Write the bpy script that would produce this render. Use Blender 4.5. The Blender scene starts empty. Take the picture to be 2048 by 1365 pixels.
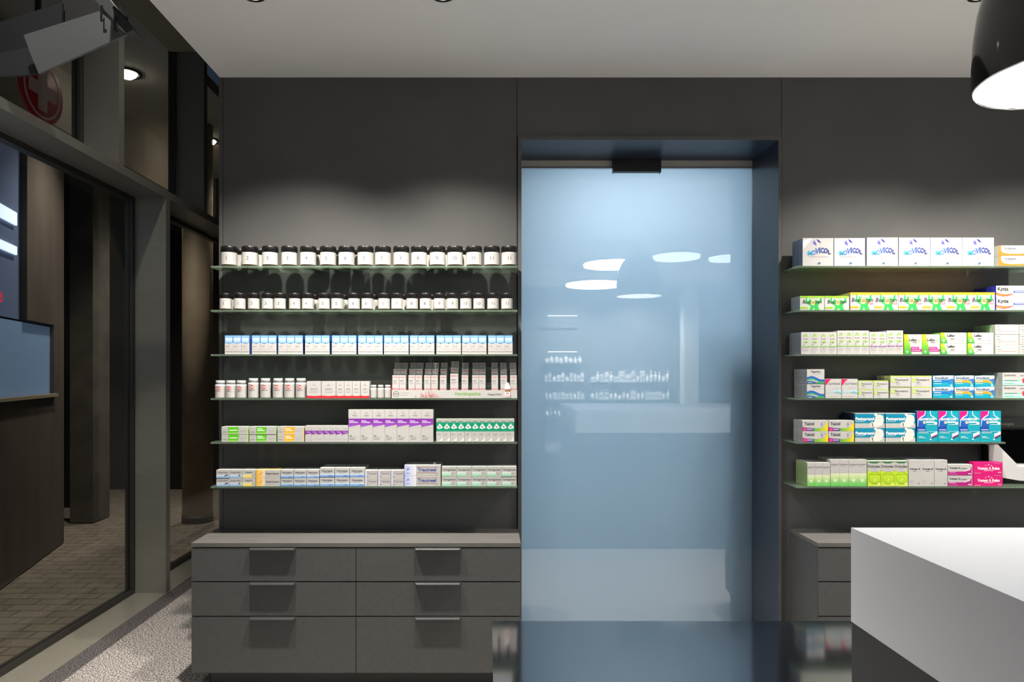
import bpy, math, random
from mathutils import Vector, Matrix
random.seed(7)
C = bpy.context.scene.collection
F = 1365.33; CX = 975.0; CY = 745.0; EYE = 1.5
def P(x, y, d): return ((x-CX)*d/F, d, EYE-(y-CY)*d/F)
def PX(x, d): return (x-CX)*d/F
def PZ(y, d): return EYE-(y-CY)*d/F

# ------------------------------------------------------------------ camera
cam = bpy.data.cameras.new('camera'); camo = bpy.data.objects.new('camera', cam); C.objects.link(camo)
camo.location = (0, 0, EYE); camo.rotation_euler = (math.pi/2, 0, 0)
cam.sensor_width = 36; cam.lens = 24.0; cam.shift_x = (1024-CX)/2048; cam.shift_y = (CY-682.5)/2048
cam.clip_start = 0.05
bpy.context.scene.camera = camo
# ------------------------------------------------------------------ world + exposure
w = bpy.data.worlds.new('world'); bpy.context.scene.world = w; w.use_nodes = True
w.node_tree.nodes['Background'].inputs[0].default_value = (0.02, 0.03, 0.05, 1)
w.node_tree.nodes['Background'].inputs[1].default_value = 1.5
vs = bpy.context.scene.view_settings
vs.view_transform = 'Standard'; vs.look = 'None'; vs.gamma = 1; vs.exposure = 0.0
vs.use_curve_mapping = False
# light levels (the fixtures themselves are built further down)
L_WALL = 275      # recessed wall-washing downlights (W)
L_ROOM = 18       # emission of the round ceiling lights
L_PEND = 3.2        # pendant diffuser
L_FRONT = 45      # downlights over the floor behind the counter
L_BACK = 30       # cool panel in the room behind the glass door
L_OUT = 300        # soffit downlights outside

# ------------------------------------------------------------------ materials
def lin(c):
    c = c/255.0
    return c/12.92 if c <= 0.04045 else ((c+0.055)/1.055)**2.4
def srgb(t): return (lin(t[0]), lin(t[1]), lin(t[2]), 1)
_m = {}
def mat(col, rough=0.5, metal=0.0, spec=0.5, name=None):
    k = (col, rough, metal, spec)
    if k in _m: return _m[k]
    m = bpy.data.materials.new(name or 'paint_%d_%d_%d' % col); m.use_nodes = True
    b = m.node_tree.nodes['Principled BSDF']
    b.inputs['Base Color'].default_value = srgb(col); b.inputs['Roughness'].default_value = rough
    b.inputs['Metallic'].default_value = metal; b.inputs['Specular IOR Level'].default_value = spec
    _m[k] = m; return m
def emis(col, s, name):
    m = bpy.data.materials.new(name); m.use_nodes = True
    b = m.node_tree.nodes['Principled BSDF']
    b.inputs['Base Color'].default_value = srgb(col); b.inputs['Emission Color'].default_value = srgb(col)
    b.inputs['Emission Strength'].default_value = s
    return m
def noisy(name, c0, c1, scale, rough=0.5, detail=2, stretch=(1,1,1), bump=0.0, spec=0.5, metal=0.0, pos=(0.35,0.65)):
    m = bpy.data.materials.new(name); m.use_nodes = True; nt = m.node_tree; N = nt.nodes
    b = N['Principled BSDF']; b.inputs['Roughness'].default_value = rough; b.inputs['Specular IOR Level'].default_value = spec
    b.inputs['Metallic'].default_value = metal
    tc = N.new('ShaderNodeTexCoord'); mp = N.new('ShaderNodeMapping'); mp.inputs['Scale'].default_value = stretch
    n = N.new('ShaderNodeTexNoise'); n.inputs['Scale'].default_value = scale; n.inputs['Detail'].default_value = detail
    r = N.new('ShaderNodeValToRGB'); r.color_ramp.elements[0].color = srgb(c0); r.color_ramp.elements[1].color = srgb(c1)
    r.color_ramp.elements[0].position = pos[0]; r.color_ramp.elements[1].position = pos[1]
    L = nt.links.new
    L(tc.outputs['Object'], mp.inputs[0]); L(mp.outputs[0], n.inputs[0]); L(n.outputs[0], r.inputs[0]); L(r.outputs[0], b.inputs['Base Color'])
    if bump:
        bp = N.new('ShaderNodeBump'); bp.inputs['Strength'].default_value = bump; bp.inputs['Distance'].default_value = 0.002
        L(n.outputs[0], bp.inputs['Height']); L(bp.outputs[0], b.inputs['Normal'])
    return m
def fresnel(nt, ior):
    # same reflectance on both faces of a thin pane
    N = nt.nodes; L = nt.links.new
    ge = N.new('ShaderNodeNewGeometry'); mr = N.new('ShaderNodeMapRange'); mr.inputs[3].default_value = ior; mr.inputs[4].default_value = 1/ior
    fr = N.new('ShaderNodeFresnel'); L(ge.outputs['Backfacing'], mr.inputs[0]); L(mr.outputs[0], fr.inputs[0]); return fr
def thin_glass(name, tint, ior=1.5, rough=0.0, diff=0.0, dcol=(120,160,140)):
    m = bpy.data.materials.new(name); m.use_nodes = True; nt = m.node_tree; N = nt.nodes; L = nt.links.new
    N.remove(N['Principled BSDF']); out = N['Material Output']
    tr = N.new('ShaderNodeBsdfTransparent'); tr.inputs[0].default_value = tint
    gl = N.new('ShaderNodeBsdfGlossy'); gl.inputs['Roughness'].default_value = rough
    fr = fresnel(nt, ior)
    mx = N.new('ShaderNodeMixShader'); L(fr.outputs[0], mx.inputs[0]); L(gl.outputs[0], mx.inputs[2])
    if diff:
        df = N.new('ShaderNodeBsdfDiffuse'); df.inputs[0].default_value = srgb(dcol)
        tl = N.new('ShaderNodeBsdfTranslucent'); tl.inputs[0].default_value = srgb(dcol)
        a = N.new('ShaderNodeMixShader'); a.inputs[0].default_value = 0.5; L(df.outputs[0], a.inputs[1]); L(tl.outputs[0], a.inputs[2])
        m2 = N.new('ShaderNodeMixShader'); m2.inputs[0].default_value = diff
        L(tr.outputs[0], m2.inputs[1]); L(a.outputs[0], m2.inputs[2]); L(m2.outputs[0], mx.inputs[1])
    else: L(tr.outputs[0], mx.inputs[1])
    L(mx.outputs[0], out.inputs[0]); return m
def frosted(name):
    m = bpy.data.materials.new(name); m.use_nodes = True; nt = m.node_tree; N = nt.nodes; L = nt.links.new
    N.remove(N['Principled BSDF']); out = N['Material Output']
    rf = N.new('ShaderNodeBsdfRefraction'); rf.inputs['Roughness'].default_value = 0.62; rf.inputs['IOR'].default_value = 1.45
    rf.inputs['Color'].default_value = (0.90, 0.97, 0.99, 1)
    tl = N.new('ShaderNodeBsdfTranslucent'); tl.inputs[0].default_value = (0.70, 0.83, 0.90, 1)
    a = N.new('ShaderNodeMixShader'); a.inputs[0].default_value = 0.6; L(rf.outputs[0], a.inputs[1]); L(tl.outputs[0], a.inputs[2])
    gl = N.new('ShaderNodeBsdfGlossy'); gl.inputs['Roughness'].default_value = 0.0
    fr = fresnel(nt, 2.4)
    mx = N.new('ShaderNodeMixShader'); L(fr.outputs[0], mx.inputs[0]); L(a.outputs[0], mx.inputs[1]); L(gl.outputs[0], mx.inputs[2])
    L(mx.outputs[0], out.inputs[0]); return m

WALL = noisy('anthracite_laminate', (84,84,84), (89,88,87), 3.0, rough=0.5, spec=0.35)
CAB = noisy('anthracite_drawer_laminate', (72,73,73), (76,77,76), 40, rough=0.5, spec=0.35)
CTOP = noisy('grey_worktop_laminate', (90,89,87), (97,95,92), 6, rough=0.36, stretch=(1,8,1))
GROOVE = mat((12,12,12), 0.8)
CEIL = mat((240,241,242), 0.9, name='white_ceiling_paint')
WHITE = mat((208,211,217), 0.45, name='white_solid_surface')
CARPET = noisy('speckled_grey_carpet', (66,62,62), (206,199,193), 130, rough=0.95, detail=3, bump=0.6, pos=(0.42,0.58))
CARPETD = noisy('dark_carpet_border', (30,29,30), (118,112,112), 130, rough=0.95, detail=3, bump=0.6, pos=(0.38,0.62))
SILL = noisy('brushed_sill_metal', (150,147,135), (162,158,146), 20, rough=0.35, stretch=(1,8,1), metal=0.3)
FIN = noisy('bronze_anodised_metal', (132,131,124), (136,135,127), 12, rough=0.38, stretch=(1,1,6), metal=0.25)
FIND = mat((62,61,57), 0.4, 0.3, name='dark_frame_metal')
PLATE = mat((140,144,147), 0.38, 0.45, name='brushed_grey_plate')
OLIVE = mat((84,82,70), 0.55, 0.2, name='olive_grey_metal')
DPLATE = mat((58,60,64), 0.5, 0.3, name='dark_plate_metal')
BLACK = mat((14,14,15), 0.35, name='black_plastic')
CHROME = mat((190,190,190), 0.2, 1.0, name='bright_metal')
HANDLE = mat((110,112,114), 0.3, 0.8, name='anodised_handle')
GPANE = thin_glass('clear_window_glass', (0.80,0.80,0.77,1), ior=1.5)
GSHELF = thin_glass('green_shelf_glass', (0.80,0.87,0.83,1), ior=1.5, rough=0.08, diff=0.34, dcol=(160,182,160))
FROST = frosted('frosted_door_glass')
BLUEREVEAL = mat((38,46,60), 0.34, name='dark_blue_reveal_laminate')
DESK = mat((20,23,30), 0.075, spec=1.0, name='dark_glossy_desk_top'); DESK.node_tree.nodes['Principled BSDF'].inputs['IOR'].default_value = 1.9
DESKBODY = mat((58,59,60), 0.55, name='dark_grey_counter_body')
PENDB = mat((12,12,12), 0.08, spec=0.8, name='glossy_black_shade')
PENDW = emis((255,250,244), L_PEND, 'pendant_diffuser')
LAMP = emis((255,246,232), 6.0, 'downlight_lamp')
SLAMP = emis((255,246,232), 26.0, 'soffit_lamp_dome')
CONC = noisy('outdoor_concrete', (74,70,64), (92,87,79), 5, rough=0.8, detail=6)
SOFF = mat((205,200,190), 0.9, name='outdoor_soffit_plaster')
PLAST = mat((176,170,160), 0.9, name='outdoor_plaster')
BROWN = noisy('brown_outdoor_cladding', (84,76,70), (94,86,79), 6, rough=0.7, stretch=(1,1,.2))
BEIGE = noisy('beige_column_plaster', (140,124,104), (154,138,116), 4, rough=0.6)

# ------------------------------------------------------------------ mesh builder
_txt = {}
def glyphs(s, bold=0.0, shear=0.0):
    k = (s, bold, shear)
    if k in _txt: return _txt[k]
    cu = bpy.data.curves.new('t', 'FONT'); cu.body = s; cu.resolution_u = 2; cu.offset = bold; cu.shear = shear
    o = bpy.data.objects.new('t', cu); C.objects.link(o)
    dg = bpy.context.evaluated_depsgraph_get(); me = bpy.data.meshes.new_from_object(o.evaluated_get(dg))
    vsx = [(v.co.x, v.co.y) for v in me.vertices]; fs = [tuple(p.vertices) for p in me.polygons]
    bpy.data.objects.remove(o); bpy.data.curves.remove(cu); bpy.data.meshes.remove(me)
    x0 = min(v[0] for v in vsx); x1 = max(v[0] for v in vsx); y0 = min(v[1] for v in vsx); y1 = max(v[1] for v in vsx)
    r = ([(v[0]-x0, v[1]) for v in vsx], fs, x1-x0, y0, y1); _txt[k] = r; return r
class MB:
    def __init__(s): s.v = []; s.f = []; s.m = []; s.mats = []; s.sm = []
    def mi(s, m):
        if m not in s.mats: s.mats.append(m)
        return s.mats.index(m)
    def add(s, vs_, fs, m, smooth=False):
        b = len(s.v); s.v += [tuple(v) for v in vs_]; i = s.mi(m)
        for f in fs: s.f.append(tuple(b+k for k in f)); s.m.append(i); s.sm.append(smooth)
    def box(s, x0, x1, y0, y1, z0, z1, m, mside=None, mtop=None):
        V = [(x0,y0,z0),(x1,y0,z0),(x1,y1,z0),(x0,y1,z0),(x0,y0,z1),(x1,y0,z1),(x1,y1,z1),(x0,y1,z1)]
        s.add(V, [(0,1,5,4),(2,3,7,6)], m); s.add(V, [(1,2,6,5),(3,0,4,7)], mside or m); s.add(V, [(4,5,6,7),(3,2,1,0)], mtop or m)
    def prism(s, pts, a0, a1, axis, m):
        # pts: 2-D outline; axis: extrusion axis
        def mk(p, a): return {'x': (a, p[0], p[1]), 'y': (p[0], a, p[1]), 'z': (p[0], p[1], a)}[axis]
        n = len(pts); V = [mk(p, a0) for p in pts]+[mk(p, a1) for p in pts]
        s.add(V, [tuple(range(n)), tuple(range(2*n-1, n-1, -1))]+[(i, (i+1) % n, n+(i+1) % n, n+i) for i in range(n)], m)
    def lathe(s, prof, m, seg=24, cx=0, cy=0, a0=0, a1=360, smooth=True, cap=True):
        full = (a1-a0) >= 360; n = seg if full else seg+1; V = []
        for r, z in prof:
            for i in range(n):
                a = math.radians(a0+(a1-a0)*i/seg); V.append((cx+r*math.cos(a), cy+r*math.sin(a), z))
        fs = []
        for j in range(len(prof)-1):
            for i in range(seg):
                k = (i+1) % n; fs.append((j*n+i, j*n+k, (j+1)*n+k, (j+1)*n+i))
        if cap and full:
            if prof[0][0] > 1e-6: fs.append(tuple(range(n-1, -1, -1)))
            if prof[-1][0] > 1e-6: fs.append(tuple(range((len(prof)-1)*n, len(prof)*n)))
        s.add(V, fs, m, smooth)
    def text(s, t, m, x, z, y, h, maxw=None, align='c', bold=0.01, shear=0.0, wrap=None):
        V, fs, w_, y0, y1 = glyphs(t, bold, shear); cap = 0.73
        sc = h/cap; sx = sc
        if maxw and w_*sc > maxw: sx = maxw/w_
        ox = x-(w_*sx/2 if align == 'c' else 0)
        VV = [(ox+a*sx, y, z+b*sc) for a, b in V]
        if wrap:
            r = wrap; VV = [(r*math.sin(a/r), -r*math.cos(a/r), c) for a, _, c in VV]
        s.add(VV, fs, m)
    def build(s, name, parent=None, loc=None):
        me = bpy.data.meshes.new(name); me.from_pydata(s.v, [], s.f)
        for m in s.mats: me.materials.append(m)
        me.polygons.foreach_set('material_index', s.m); me.polygons.foreach_set('use_smooth', s.sm); me.update()
        o = bpy.data.objects.new(name, me); C.objects.link(o)
        if parent: o.parent = parent
        if loc: o.location = loc
        return o
def tag(o, label, cat, group=None, kind=None):
    o['label'] = label; o['category'] = cat
    if group: o['group'] = group
    if kind: o['kind'] = kind
    return o
def empty(name, loc=(0,0,0), rz=0):
    o = bpy.data.objects.new(name, None); C.objects.link(o); o.location = loc; o.rotation_euler.z = rz; o.empty_display_size = 0.05; return o
def struct(mb, name, label=None, cat='wall', loc=None):
    o = mb.build(name, None, loc); o['kind'] = 'structure'; o['label'] = label or name; o['category'] = cat; return o
def copy_tree(o, parent=None, first=True):
    c = o.copy(); C.objects.link(c)
    c.parent = parent
    for ch in list(o.children): copy_tree(ch, c)
    return c
ORD = ['first','second','third','fourth','fifth','sixth','seventh','eighth','ninth','tenth','eleventh','twelfth','thirteenth','fourteenth','fifteenth','sixteenth','seventeenth','eighteenth','nineteenth','twentieth','twenty-first']
def bevel(o, w_=0.002, seg=2):
    b = o.modifiers.new('bevel', 'BEVEL'); b.width = w_; b.segments = seg; b.limit_method = 'ANGLE'; b.angle_limit = 0.6; return o

# ================================================================== SETTING
D = 3.5; CZ = PZ(155, D); WX0 = PX(438, D); FX = -2.176; GX = -2.386
RX = 4.2; BY = -4.4; FARY = 9.6
YG = 3.83                                       # frosted door glass
dx0, dx1, dz1 = PX(1043, D-0.015), PX(1557, D-0.015), PZ(280, D-0.015)
m = MB(); m.box(-2.06, RX, BY, FARY, -0.1, 0.0, CARPET); struct(m, 'floor', 'speckled grey carpet floor', 'floor')
m = MB(); m.box(-2.17, -2.06, BY, FARY, -0.1, 0.0, CARPETD); struct(m, 'trim_1', 'dark carpet border strip along the glass front', 'trim')
m = MB(); m.box(GX-0.03, -2.17, BY, FARY, -0.1, 0.004, SILL); struct(m, 'trim_2', 'pale metal sill strip under the glass front', 'trim')
m = MB(); m.box(WX0+0.004, RX, BY, D, CZ, CZ+0.06, CEIL); struct(m, 'ceiling', 'white dropped ceiling', 'ceiling')
m = MB(); m.box(GX, RX, BY, FARY, 4.5, 4.56, mat((60,60,58), 0.9)); struct(m, 'ceiling_upper', 'dark upper ceiling over the glass front', 'ceiling')
m = MB(); m.box(WX0+0.004, WX0+0.06, BY, D, CZ+0.06, 4.5, mat((70,70,68), 0.9)); struct(m, 'wall_bulkhead', 'dark bulkhead above the dropped ceiling', 'wall')
# front wall: panels with thin joints
m = MB(); g = 0.0015; xs = [WX0, PX(446, D), PX(1034, D), PX(1563, D), RX]
ztop = 4.5
m.box(xs[0], xs[1]-g, D, D+0.32, 0, CZ, WALL); m.box(xs[1]+g, xs[2]-g, D, D+0.32, 0, CZ, WALL)
m.box(xs[2]+g, xs[3]-g, D, D+0.32, dz1+0.02, CZ, WALL)
chx0 = PX(1975, D); chx1 = 3.1; chz0 = PZ(960, D); chz1 = PZ(855, D)     # opening of the picking chute
m.box(xs[3]+g, chx0, D, D+0.32, 0, CZ, WALL); m.box(chx0, RX, D, D+0.32, chz1, CZ, WALL); m.box(chx0, RX, D, D+0.32, 0, chz0, WALL); m.box(chx1, RX, D, D+0.32, chz0, chz1, WALL)
m.box(xs[0]+0.01, xs[2]+0.02, D+0.004, D+0.31, 0, CZ, GROOVE); m.box(xs[0], RX, D, D+0.32, CZ+0.061, ztop, WALL)
m.box(xs[2], xs[3], D+0.004, D+0.31, dz1+0.021, CZ, GROOVE); m.box(xs[3]-0.0, xs[3]+0.02, D+0.004, D+0.31, 0, CZ, GROOVE)
struct(m, 'wall_front', 'dark anthracite laminate wall with thin panel joints')
# portal trim (frame around the door niche)
m = MB(); t = 0.02; y0 = D-0.015
m.box(dx0-t+0.002, dx0, y0, YG+0.1, 0, dz1+t, WALL, BLUEREVEAL); m.box(dx1, dx1+t-0.004, y0, YG+0.1, 0, dz1+t, WALL, BLUEREVEAL)
m.box(dx0, dx1, y0, YG+0.1, dz1, dz1+t, WALL, BLUEREVEAL, BLUEREVEAL)
struct(m, 'trim_3', 'thin dark portal frame with satin reveal around the glass door', 'trim')
# frosted door
dr = empty('door_1', ((dx0+dx1)/2, YG, 0)); tag(dr, 'tall frosted glass sliding door glowing blue', 'door', kind='structure')
hw = (dx1-dx0)/2-0.002; gtop = PZ(337, YG)
m = MB(); m.box(-hw, hw, 0, 0.012, 0.01, gtop, FROST); m.build('glass_pane', dr)
m = MB(); m.box(-hw, hw, -0.006, 0.03, gtop+0.002, gtop+0.05, mat((190,186,178), 0.5)); m.box(-hw, hw, -0.008, -0.006, gtop+0.002, gtop+0.006, BLACK); m.build('top_rail', dr)
sx0, sx1 = PX(1228, 3.785), PX(1321, 3.785)
s_ = empty('door_sensor', ((sx0+sx1)/2, 3.785, PZ(343, 3.785))); tag(s_, 'black motion sensor box above the frosted glass door', 'sensor')
hh = PZ(316, 3.785)-PZ(343, 3.785); sw = (sx1-sx0)/2
m = MB(); m.box(-sw, sw, 0, 0.035, 0, hh, BLACK); bevel(m.build('housing', s_), 0.004)
m = MB(); m.box(-sw-0.004, -sw, -0.002, 0.035, -0.004, hh, BLACK); m.build('end_cap', s_); m = MB(); m.box(sw, sw+0.004, -0.002, 0.035, -0.004, hh, BLACK); m.build('end_cap', s_)
# other walls
m = MB(); m.box(RX, RX+0.1, BY, 3.5, 0, 4.5, mat((205,203,198), 0.7)); struct(m, 'wall_right', 'plain grey side wall')
m = MB(); m.box(GX-0.1, RX, FARY, FARY+0.1, 0, 4.5, mat((40,40,40), 0.8)); struct(m, 'wall_end', 'dark end wall beyond the shelves')
m = MB(); m.box(GX, RX, BY-0.1, BY, 0, 4.5, mat((96,98,100), 0.7)); struct(m, 'wall_rear', 'dark wall behind the viewpoint')
# room behind the frosted door
BX0, BX1, BY1 = 0.02, 2.2, 6.6; BW = mat((214,222,228), 0.8)
m = MB(); m.box(BX0-0.05, BX0, YG+0.1, BY1, 0, 2.95, BW); struct(m, 'wall_storeroom_left', 'pale store room wall beyond the door')
m = MB(); m.box(BX1, BX1+0.05, YG+0.1, BY1, 0, 2.95, BW); struct(m, 'wall_storeroom_right', 'pale store room wall right of the door')
m = MB(); m.box(BX0, BX1, BY1, BY1+0.05, 0, 2.95, BW); struct(m, 'wall_storeroom_back', 'pale store room end wall')
m = MB(); m.box(BX0, BX1, D+0.32, BY1, 2.95, 3.0, mat((225,230,235), 0.9)); struct(m, 'ceiling_storeroom', 'white store room ceiling', 'ceiling')
m = MB(); m.box(WX0+0.02, BX0-0.06, D+0.321, BY1, 0, 4.5, WALL); struct(m, 'wall_core', 'dark core wall behind the shelves')
def area(name, loc, sx, sy, power, col, rot=(0,0,0), parent=None):
    l = bpy.data.lights.new(name, 'AREA'); l.shape = 'RECTANGLE'; l.size = sx; l.size_y = sy; l.energy = power; l.color = col
    o = bpy.data.objects.new(name, l); C.objects.link(o); o.location = loc; o.rotation_euler = rot
    if parent: o.parent = parent
    return o
lt = empty('ceiling_light_panel', (1.1, 5.5, 2.95)); tag(lt, 'bluish white light panel in the room behind the frosted door', 'ceiling light')
m = MB(); m.box(-0.55, 0.55, -0.6, 0.6, -0.03, -0.001, emis((214,232,255), L_BACK*0.10, 'cool_panel')); m.build('diffuser', lt)
m = MB(); m.box(-0.57, -0.55, -0.6, 0.6, -0.04, 0, WHITE); m.box(0.55, 0.57, -0.6, 0.6, -0.04, 0, WHITE); m.build('frame', lt)
area('panel_light', (0, 0, -0.05), 1.05, 1.2, L_BACK, (0.84,0.93,1.0), parent=lt)
cb = MB(); cb.box(-0.14, 0.14, 0, 0.5, 0, 1.72, mat((24,28,38), 0.7)); cb.box(-0.13, 0.0, -0.01, 0, 0.05, 1.68, mat((30,34,44), 0.7)); cb.box(0.004, 0.13, -0.01, 0, 0.05, 1.68, mat((30,34,44), 0.7))
tag(cb.build('locker', None, (1.46, YG+0.22, 0)), 'dark blurred locker standing behind the right of the frosted door', 'locker')

# ------------------------------------------------------------------ glass front (left)
TZ0, TZ1 = PZ(215, 3.046), PZ(192, 3.046)
m = MB(); m.box(GX, FX, BY, FARY, TZ0, TZ1, FIN); struct(m, 'trim_4', 'bronze metal transom beam running along the glass front', 'trim')
n = 5
for Y in (-0.2, 2.22, 4.62, 7.06):
    m = MB(); m.box(GX+0.002, FX, Y, Y+0.06, 0.004, TZ0, FIN); struct(m, 'trim_%d' % n, 'deep bronze lower mullion fin', 'trim'); n += 1
for Y in (0.42, 1.62, 2.82, 4.03, 5.24, 6.45, 7.66):
    m = MB(); m.box(GX+0.002, FX, Y, Y+0.06, TZ1, 4.5, FIN); struct(m, 'trim_%d' % n, 'deep bronze upper mullion fin', 'trim'); n += 1
wn = 1
def pane(y0, y1, z0, z1):
    global wn
    e = empty('window_%d' % wn, (GX-0.02, (y0+y1)/2, z0)); tag(e, 'clear glass pane of the left glass front', 'window', kind='structure')
    h = (y1-y0)/2; H = z1-z0; fr = 0.032
    m = MB(); m.box(-0.004, 0.004, -h+fr, h-fr, fr, H-fr, GPANE); m.build('glass_pane', e)
    m = MB()
    m.box(-0.03, 0.02, -h, -h+fr, 0, H, FIND); m.box(-0.03, 0.02, h-fr, h, 0, H, FIND)
    m.box(-0.03, 0.02, -h+fr, h-fr, 0, fr, FIND); m.box(-0.03, 0.02, -h+fr, h-fr, H-fr, H, FIND); m.build('window_frame', e)
    wn += 1
for a, b in ((-0.14, 2.22), (2.28, 4.62), (4.68, 7.06), (7.12, FARY)): pane(a, b, 0.005, TZ0-0.001)
ys = [0.42, 1.62, 2.82, 4.03, 5.24, 6.45, 7.66]
for a, b in zip(ys[:-1], ys[1:]): pane(a+0.06, b, TZ1, 4.5)
# ------------------------------------------------------------------ outside
def paving():
    m = bpy.data.materials.new('outdoor_paving'); m.use_nodes = True; nt = m.node_tree; N = nt.nodes; L = nt.links.new
    b = N['Principled BSDF']; b.inputs['Roughness'].default_value = 0.8
    tc = N.new('ShaderNodeTexCoord'); br = N.new('ShaderNodeTexBrick'); br.inputs['Scale'].default_value = 2.2
    br.inputs['Color1'].default_value = srgb((134,124,112)); br.inputs['Color2'].default_value = srgb((150,139,126)); br.inputs['Mortar'].default_value = srgb((70,62,54)); br.inputs['Mortar Size'].default_value = 0.012
    no = N.new('ShaderNodeTexNoise'); no.inputs['Scale'].default_value = 120
    mx = N.new('ShaderNodeMix'); mx.data_type = 'RGBA'; mx.blend_type = 'MULTIPLY'; mx.inputs[0].default_value = 0.6
    L(tc.outputs['Object'], br.inputs[0]); L(tc.outputs['Object'], no.inputs[0]); L(br.outputs[0], mx.inputs[6]); L(no.outputs[0], mx.inputs[7]); L(mx.outputs[2], b.inputs['Base Color'])
    return m
m = MB(); m.box(-9, GX-0.03, BY, 12, -0.1, -0.01, paving()); struct(m, 'floor_outside', 'outdoor stone paving', 'floor')
m = MB(); m.box(-7.5, GX-0.06, BY, 15, 4.0, 4.1, SOFF); struct(m, 'ceiling_outside', 'pale outdoor soffit with downlights', 'ceiling')
for i, Y in enumerate((5.69, 7.35)):
    e = empty('soffit_downlight', (-3.0, Y, 4.0)); tag(e, ['round recessed soffit downlight seen through upper glass, nearer one', 'small round soffit downlight beside the wall edge, farther one'][i], 'downlight', 'downlights in the outdoor soffit')
    m = MB(); m.lathe([(0.11,0),(0.11,-0.012),(0.078,-0.012),(0.075,0.0)], mat((60,58,55), 0.4), cap=False); m.build('trim_ring', e)
    m = MB(); m.lathe([(0.0,-0.05),(0.04,-0.045),(0.065,-0.025),(0.072,-0.004)], SLAMP, cap=False); m.build('lamp', e)
    l = bpy.data.lights.new('soffit_lamp', 'SPOT'); l.energy = L_OUT; l.spot_size = 1.7; l.spot_blend = 0.9; l.color = (1,0.93,0.84); l.shadow_soft_size = 0.07
    o = bpy.data.objects.new('soffit_lamp', l); C.objects.link(o); o.parent = e; o.location = (0,0,-0.07)
# plaster wall beyond the upper glass
m = MB(); m.box(-3.6, -3.5, 5.2, 9, 3.5, 4.0, PLAST); struct(m, 'wall_outside_upper', 'pale outdoor plaster beam above the passage')
# slanting brown wall with lit shop window
P1 = Vector((-3.36, 4.7)); dv = Vector((-0.74, 2.59)); 
def SW(t): q = P1+dv*t; return (q.x, q.y)
def slab(mb, t0, t1, z0, z1, m_, off=0.0, th=0.1):
    a = Vector(SW(t0)); b = Vector(SW(t1)); nrm = Vector((dv.y, -dv.x)).normalized()
    a1 = a+nrm*off; b1 = b+nrm*off; a0 = a1-nrm*th; b0 = b1-nrm*th
    mb.prism([tuple(a1), tuple(b1), tuple(b0), tuple(a0)], z0, z1, 'z', m_)
m = MB(); slab(m, -1.2, 0.512, 0, 1.32, BROWN); slab(m, 0.19, 0.512, 1.90, 3.9, BROWN); slab(m, 0.415, 0.512, 1.32, 1.90, BROWN); slab(m, -1.2, 0.19, 3.3, 3.9, BROWN)
struct(m, 'wall_outside_left', 'brown clad outdoor wall with a shop window')
m = MB(); slab(m, -1.2, 0.42, 1.295, 1.32, mat((170,160,140), 0.4), 0.03, 0.03); struct(m, 'trim_30', 'pale ledge under the shop window', 'trim')
m = MB(); slab(m, -1.2, 0.414, 1.321, 1.88, emis((120,150,190), 0.28, 'lit_blue_film'), -0.03, 0.01); struct(m, 'window_30', 'blue frosted lower strip of the shop window', 'window')
m = MB(); slab(m, -1.2, 0.189, 1.90, 3.3, emis((96,112,146), 0.22, 'lit_window_room'), -0.05, 0.01); struct(m, 'window_31', 'bluish lit upper shop window', 'window')
for i, (ya, yb) in enumerate(((421,447),(490,507))):
    m = MB(); slab(m, -0.6, 0.15, PZ(yb, 5.0), PZ(ya, 5.0), emis((215,235,255), 1.6, 'tube_light'), -0.03, 0.015)
    tag(m.build('strip_light'), ['upper white strip light glowing in the shop window outside', 'lower white strip light glowing in the shop window outside'][i], 'strip light', 'strip lights in the shop window')
# red letter
m = MB(); m.text('e', emis((235,60,90), 0.8, 'red_letter'), 0, 0, 0, 0.12, bold=0.02)
me_ = m.build('sign_letter'); me_.location = P(-6, 604, 4.72); me_.rotation_euler.z = math.radians(60); tag(me_, 'red letter e on the shop window outside, far left', 'sign letter')
m = MB(); m.box(-4.16, -3.93, 6.8, 7.1, 0, 4.0, CONC); struct(m, 'wall_outside_pier', 'rough concrete pier outside')
m = MB(); m.box(-9, -4.3, 7.6, 7.7, 0, 4.0, mat((30,27,25), 0.8)); m.box(-6.5, -3.2, 8.8, 8.9, 0, 4.0, mat((30,27,25), 0.8)); struct(m, 'wall_outside_far', 'very dark outdoor wall')
rc = empty('round_column', (-2.93, 6.9, 0)); tag(rc, 'round beige plaster column outside the narrow glass beside the wall', 'column')
m = MB(); m.lathe([(0.145,0.07),(0.145,4.0)], BEIGE, 40); m.build('shaft', rc)
m = MB(); m.lathe([(0.15,-0.01),(0.15,0.07)], mat((30,27,25), 0.6), 40); m.build('base', rc)
y_ = 9.2
m = MB(); m.box(PX(402,y_), PX(460,y_), y_, y_+0.05, PZ(685,y_), PZ(495,y_), emis((14,26,52), 0.25, 'navy_film')); m.box(PX(402,y_), PX(460,y_), y_, y_+0.05, PZ(765,y_), PZ(685,y_), emis((110,140,165), 0.5, 'light_blue_film'))
tag(m.build('window_panel'), 'navy over pale blue lit window strip beside the wall edge outside', 'window')
m = MB(); m.box(PX(330,y_), PX(460,y_), y_, y_+0.05, 0, PZ(768,y_), BROWN); m.box(PX(330,y_), PX(460,y_), y_-0.02, y_, PZ(775,y_), PZ(768,y_), mat((170,160,140), 0.4)); struct(m, 'wall_outside_low', 'brown low wall under the far window')

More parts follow.
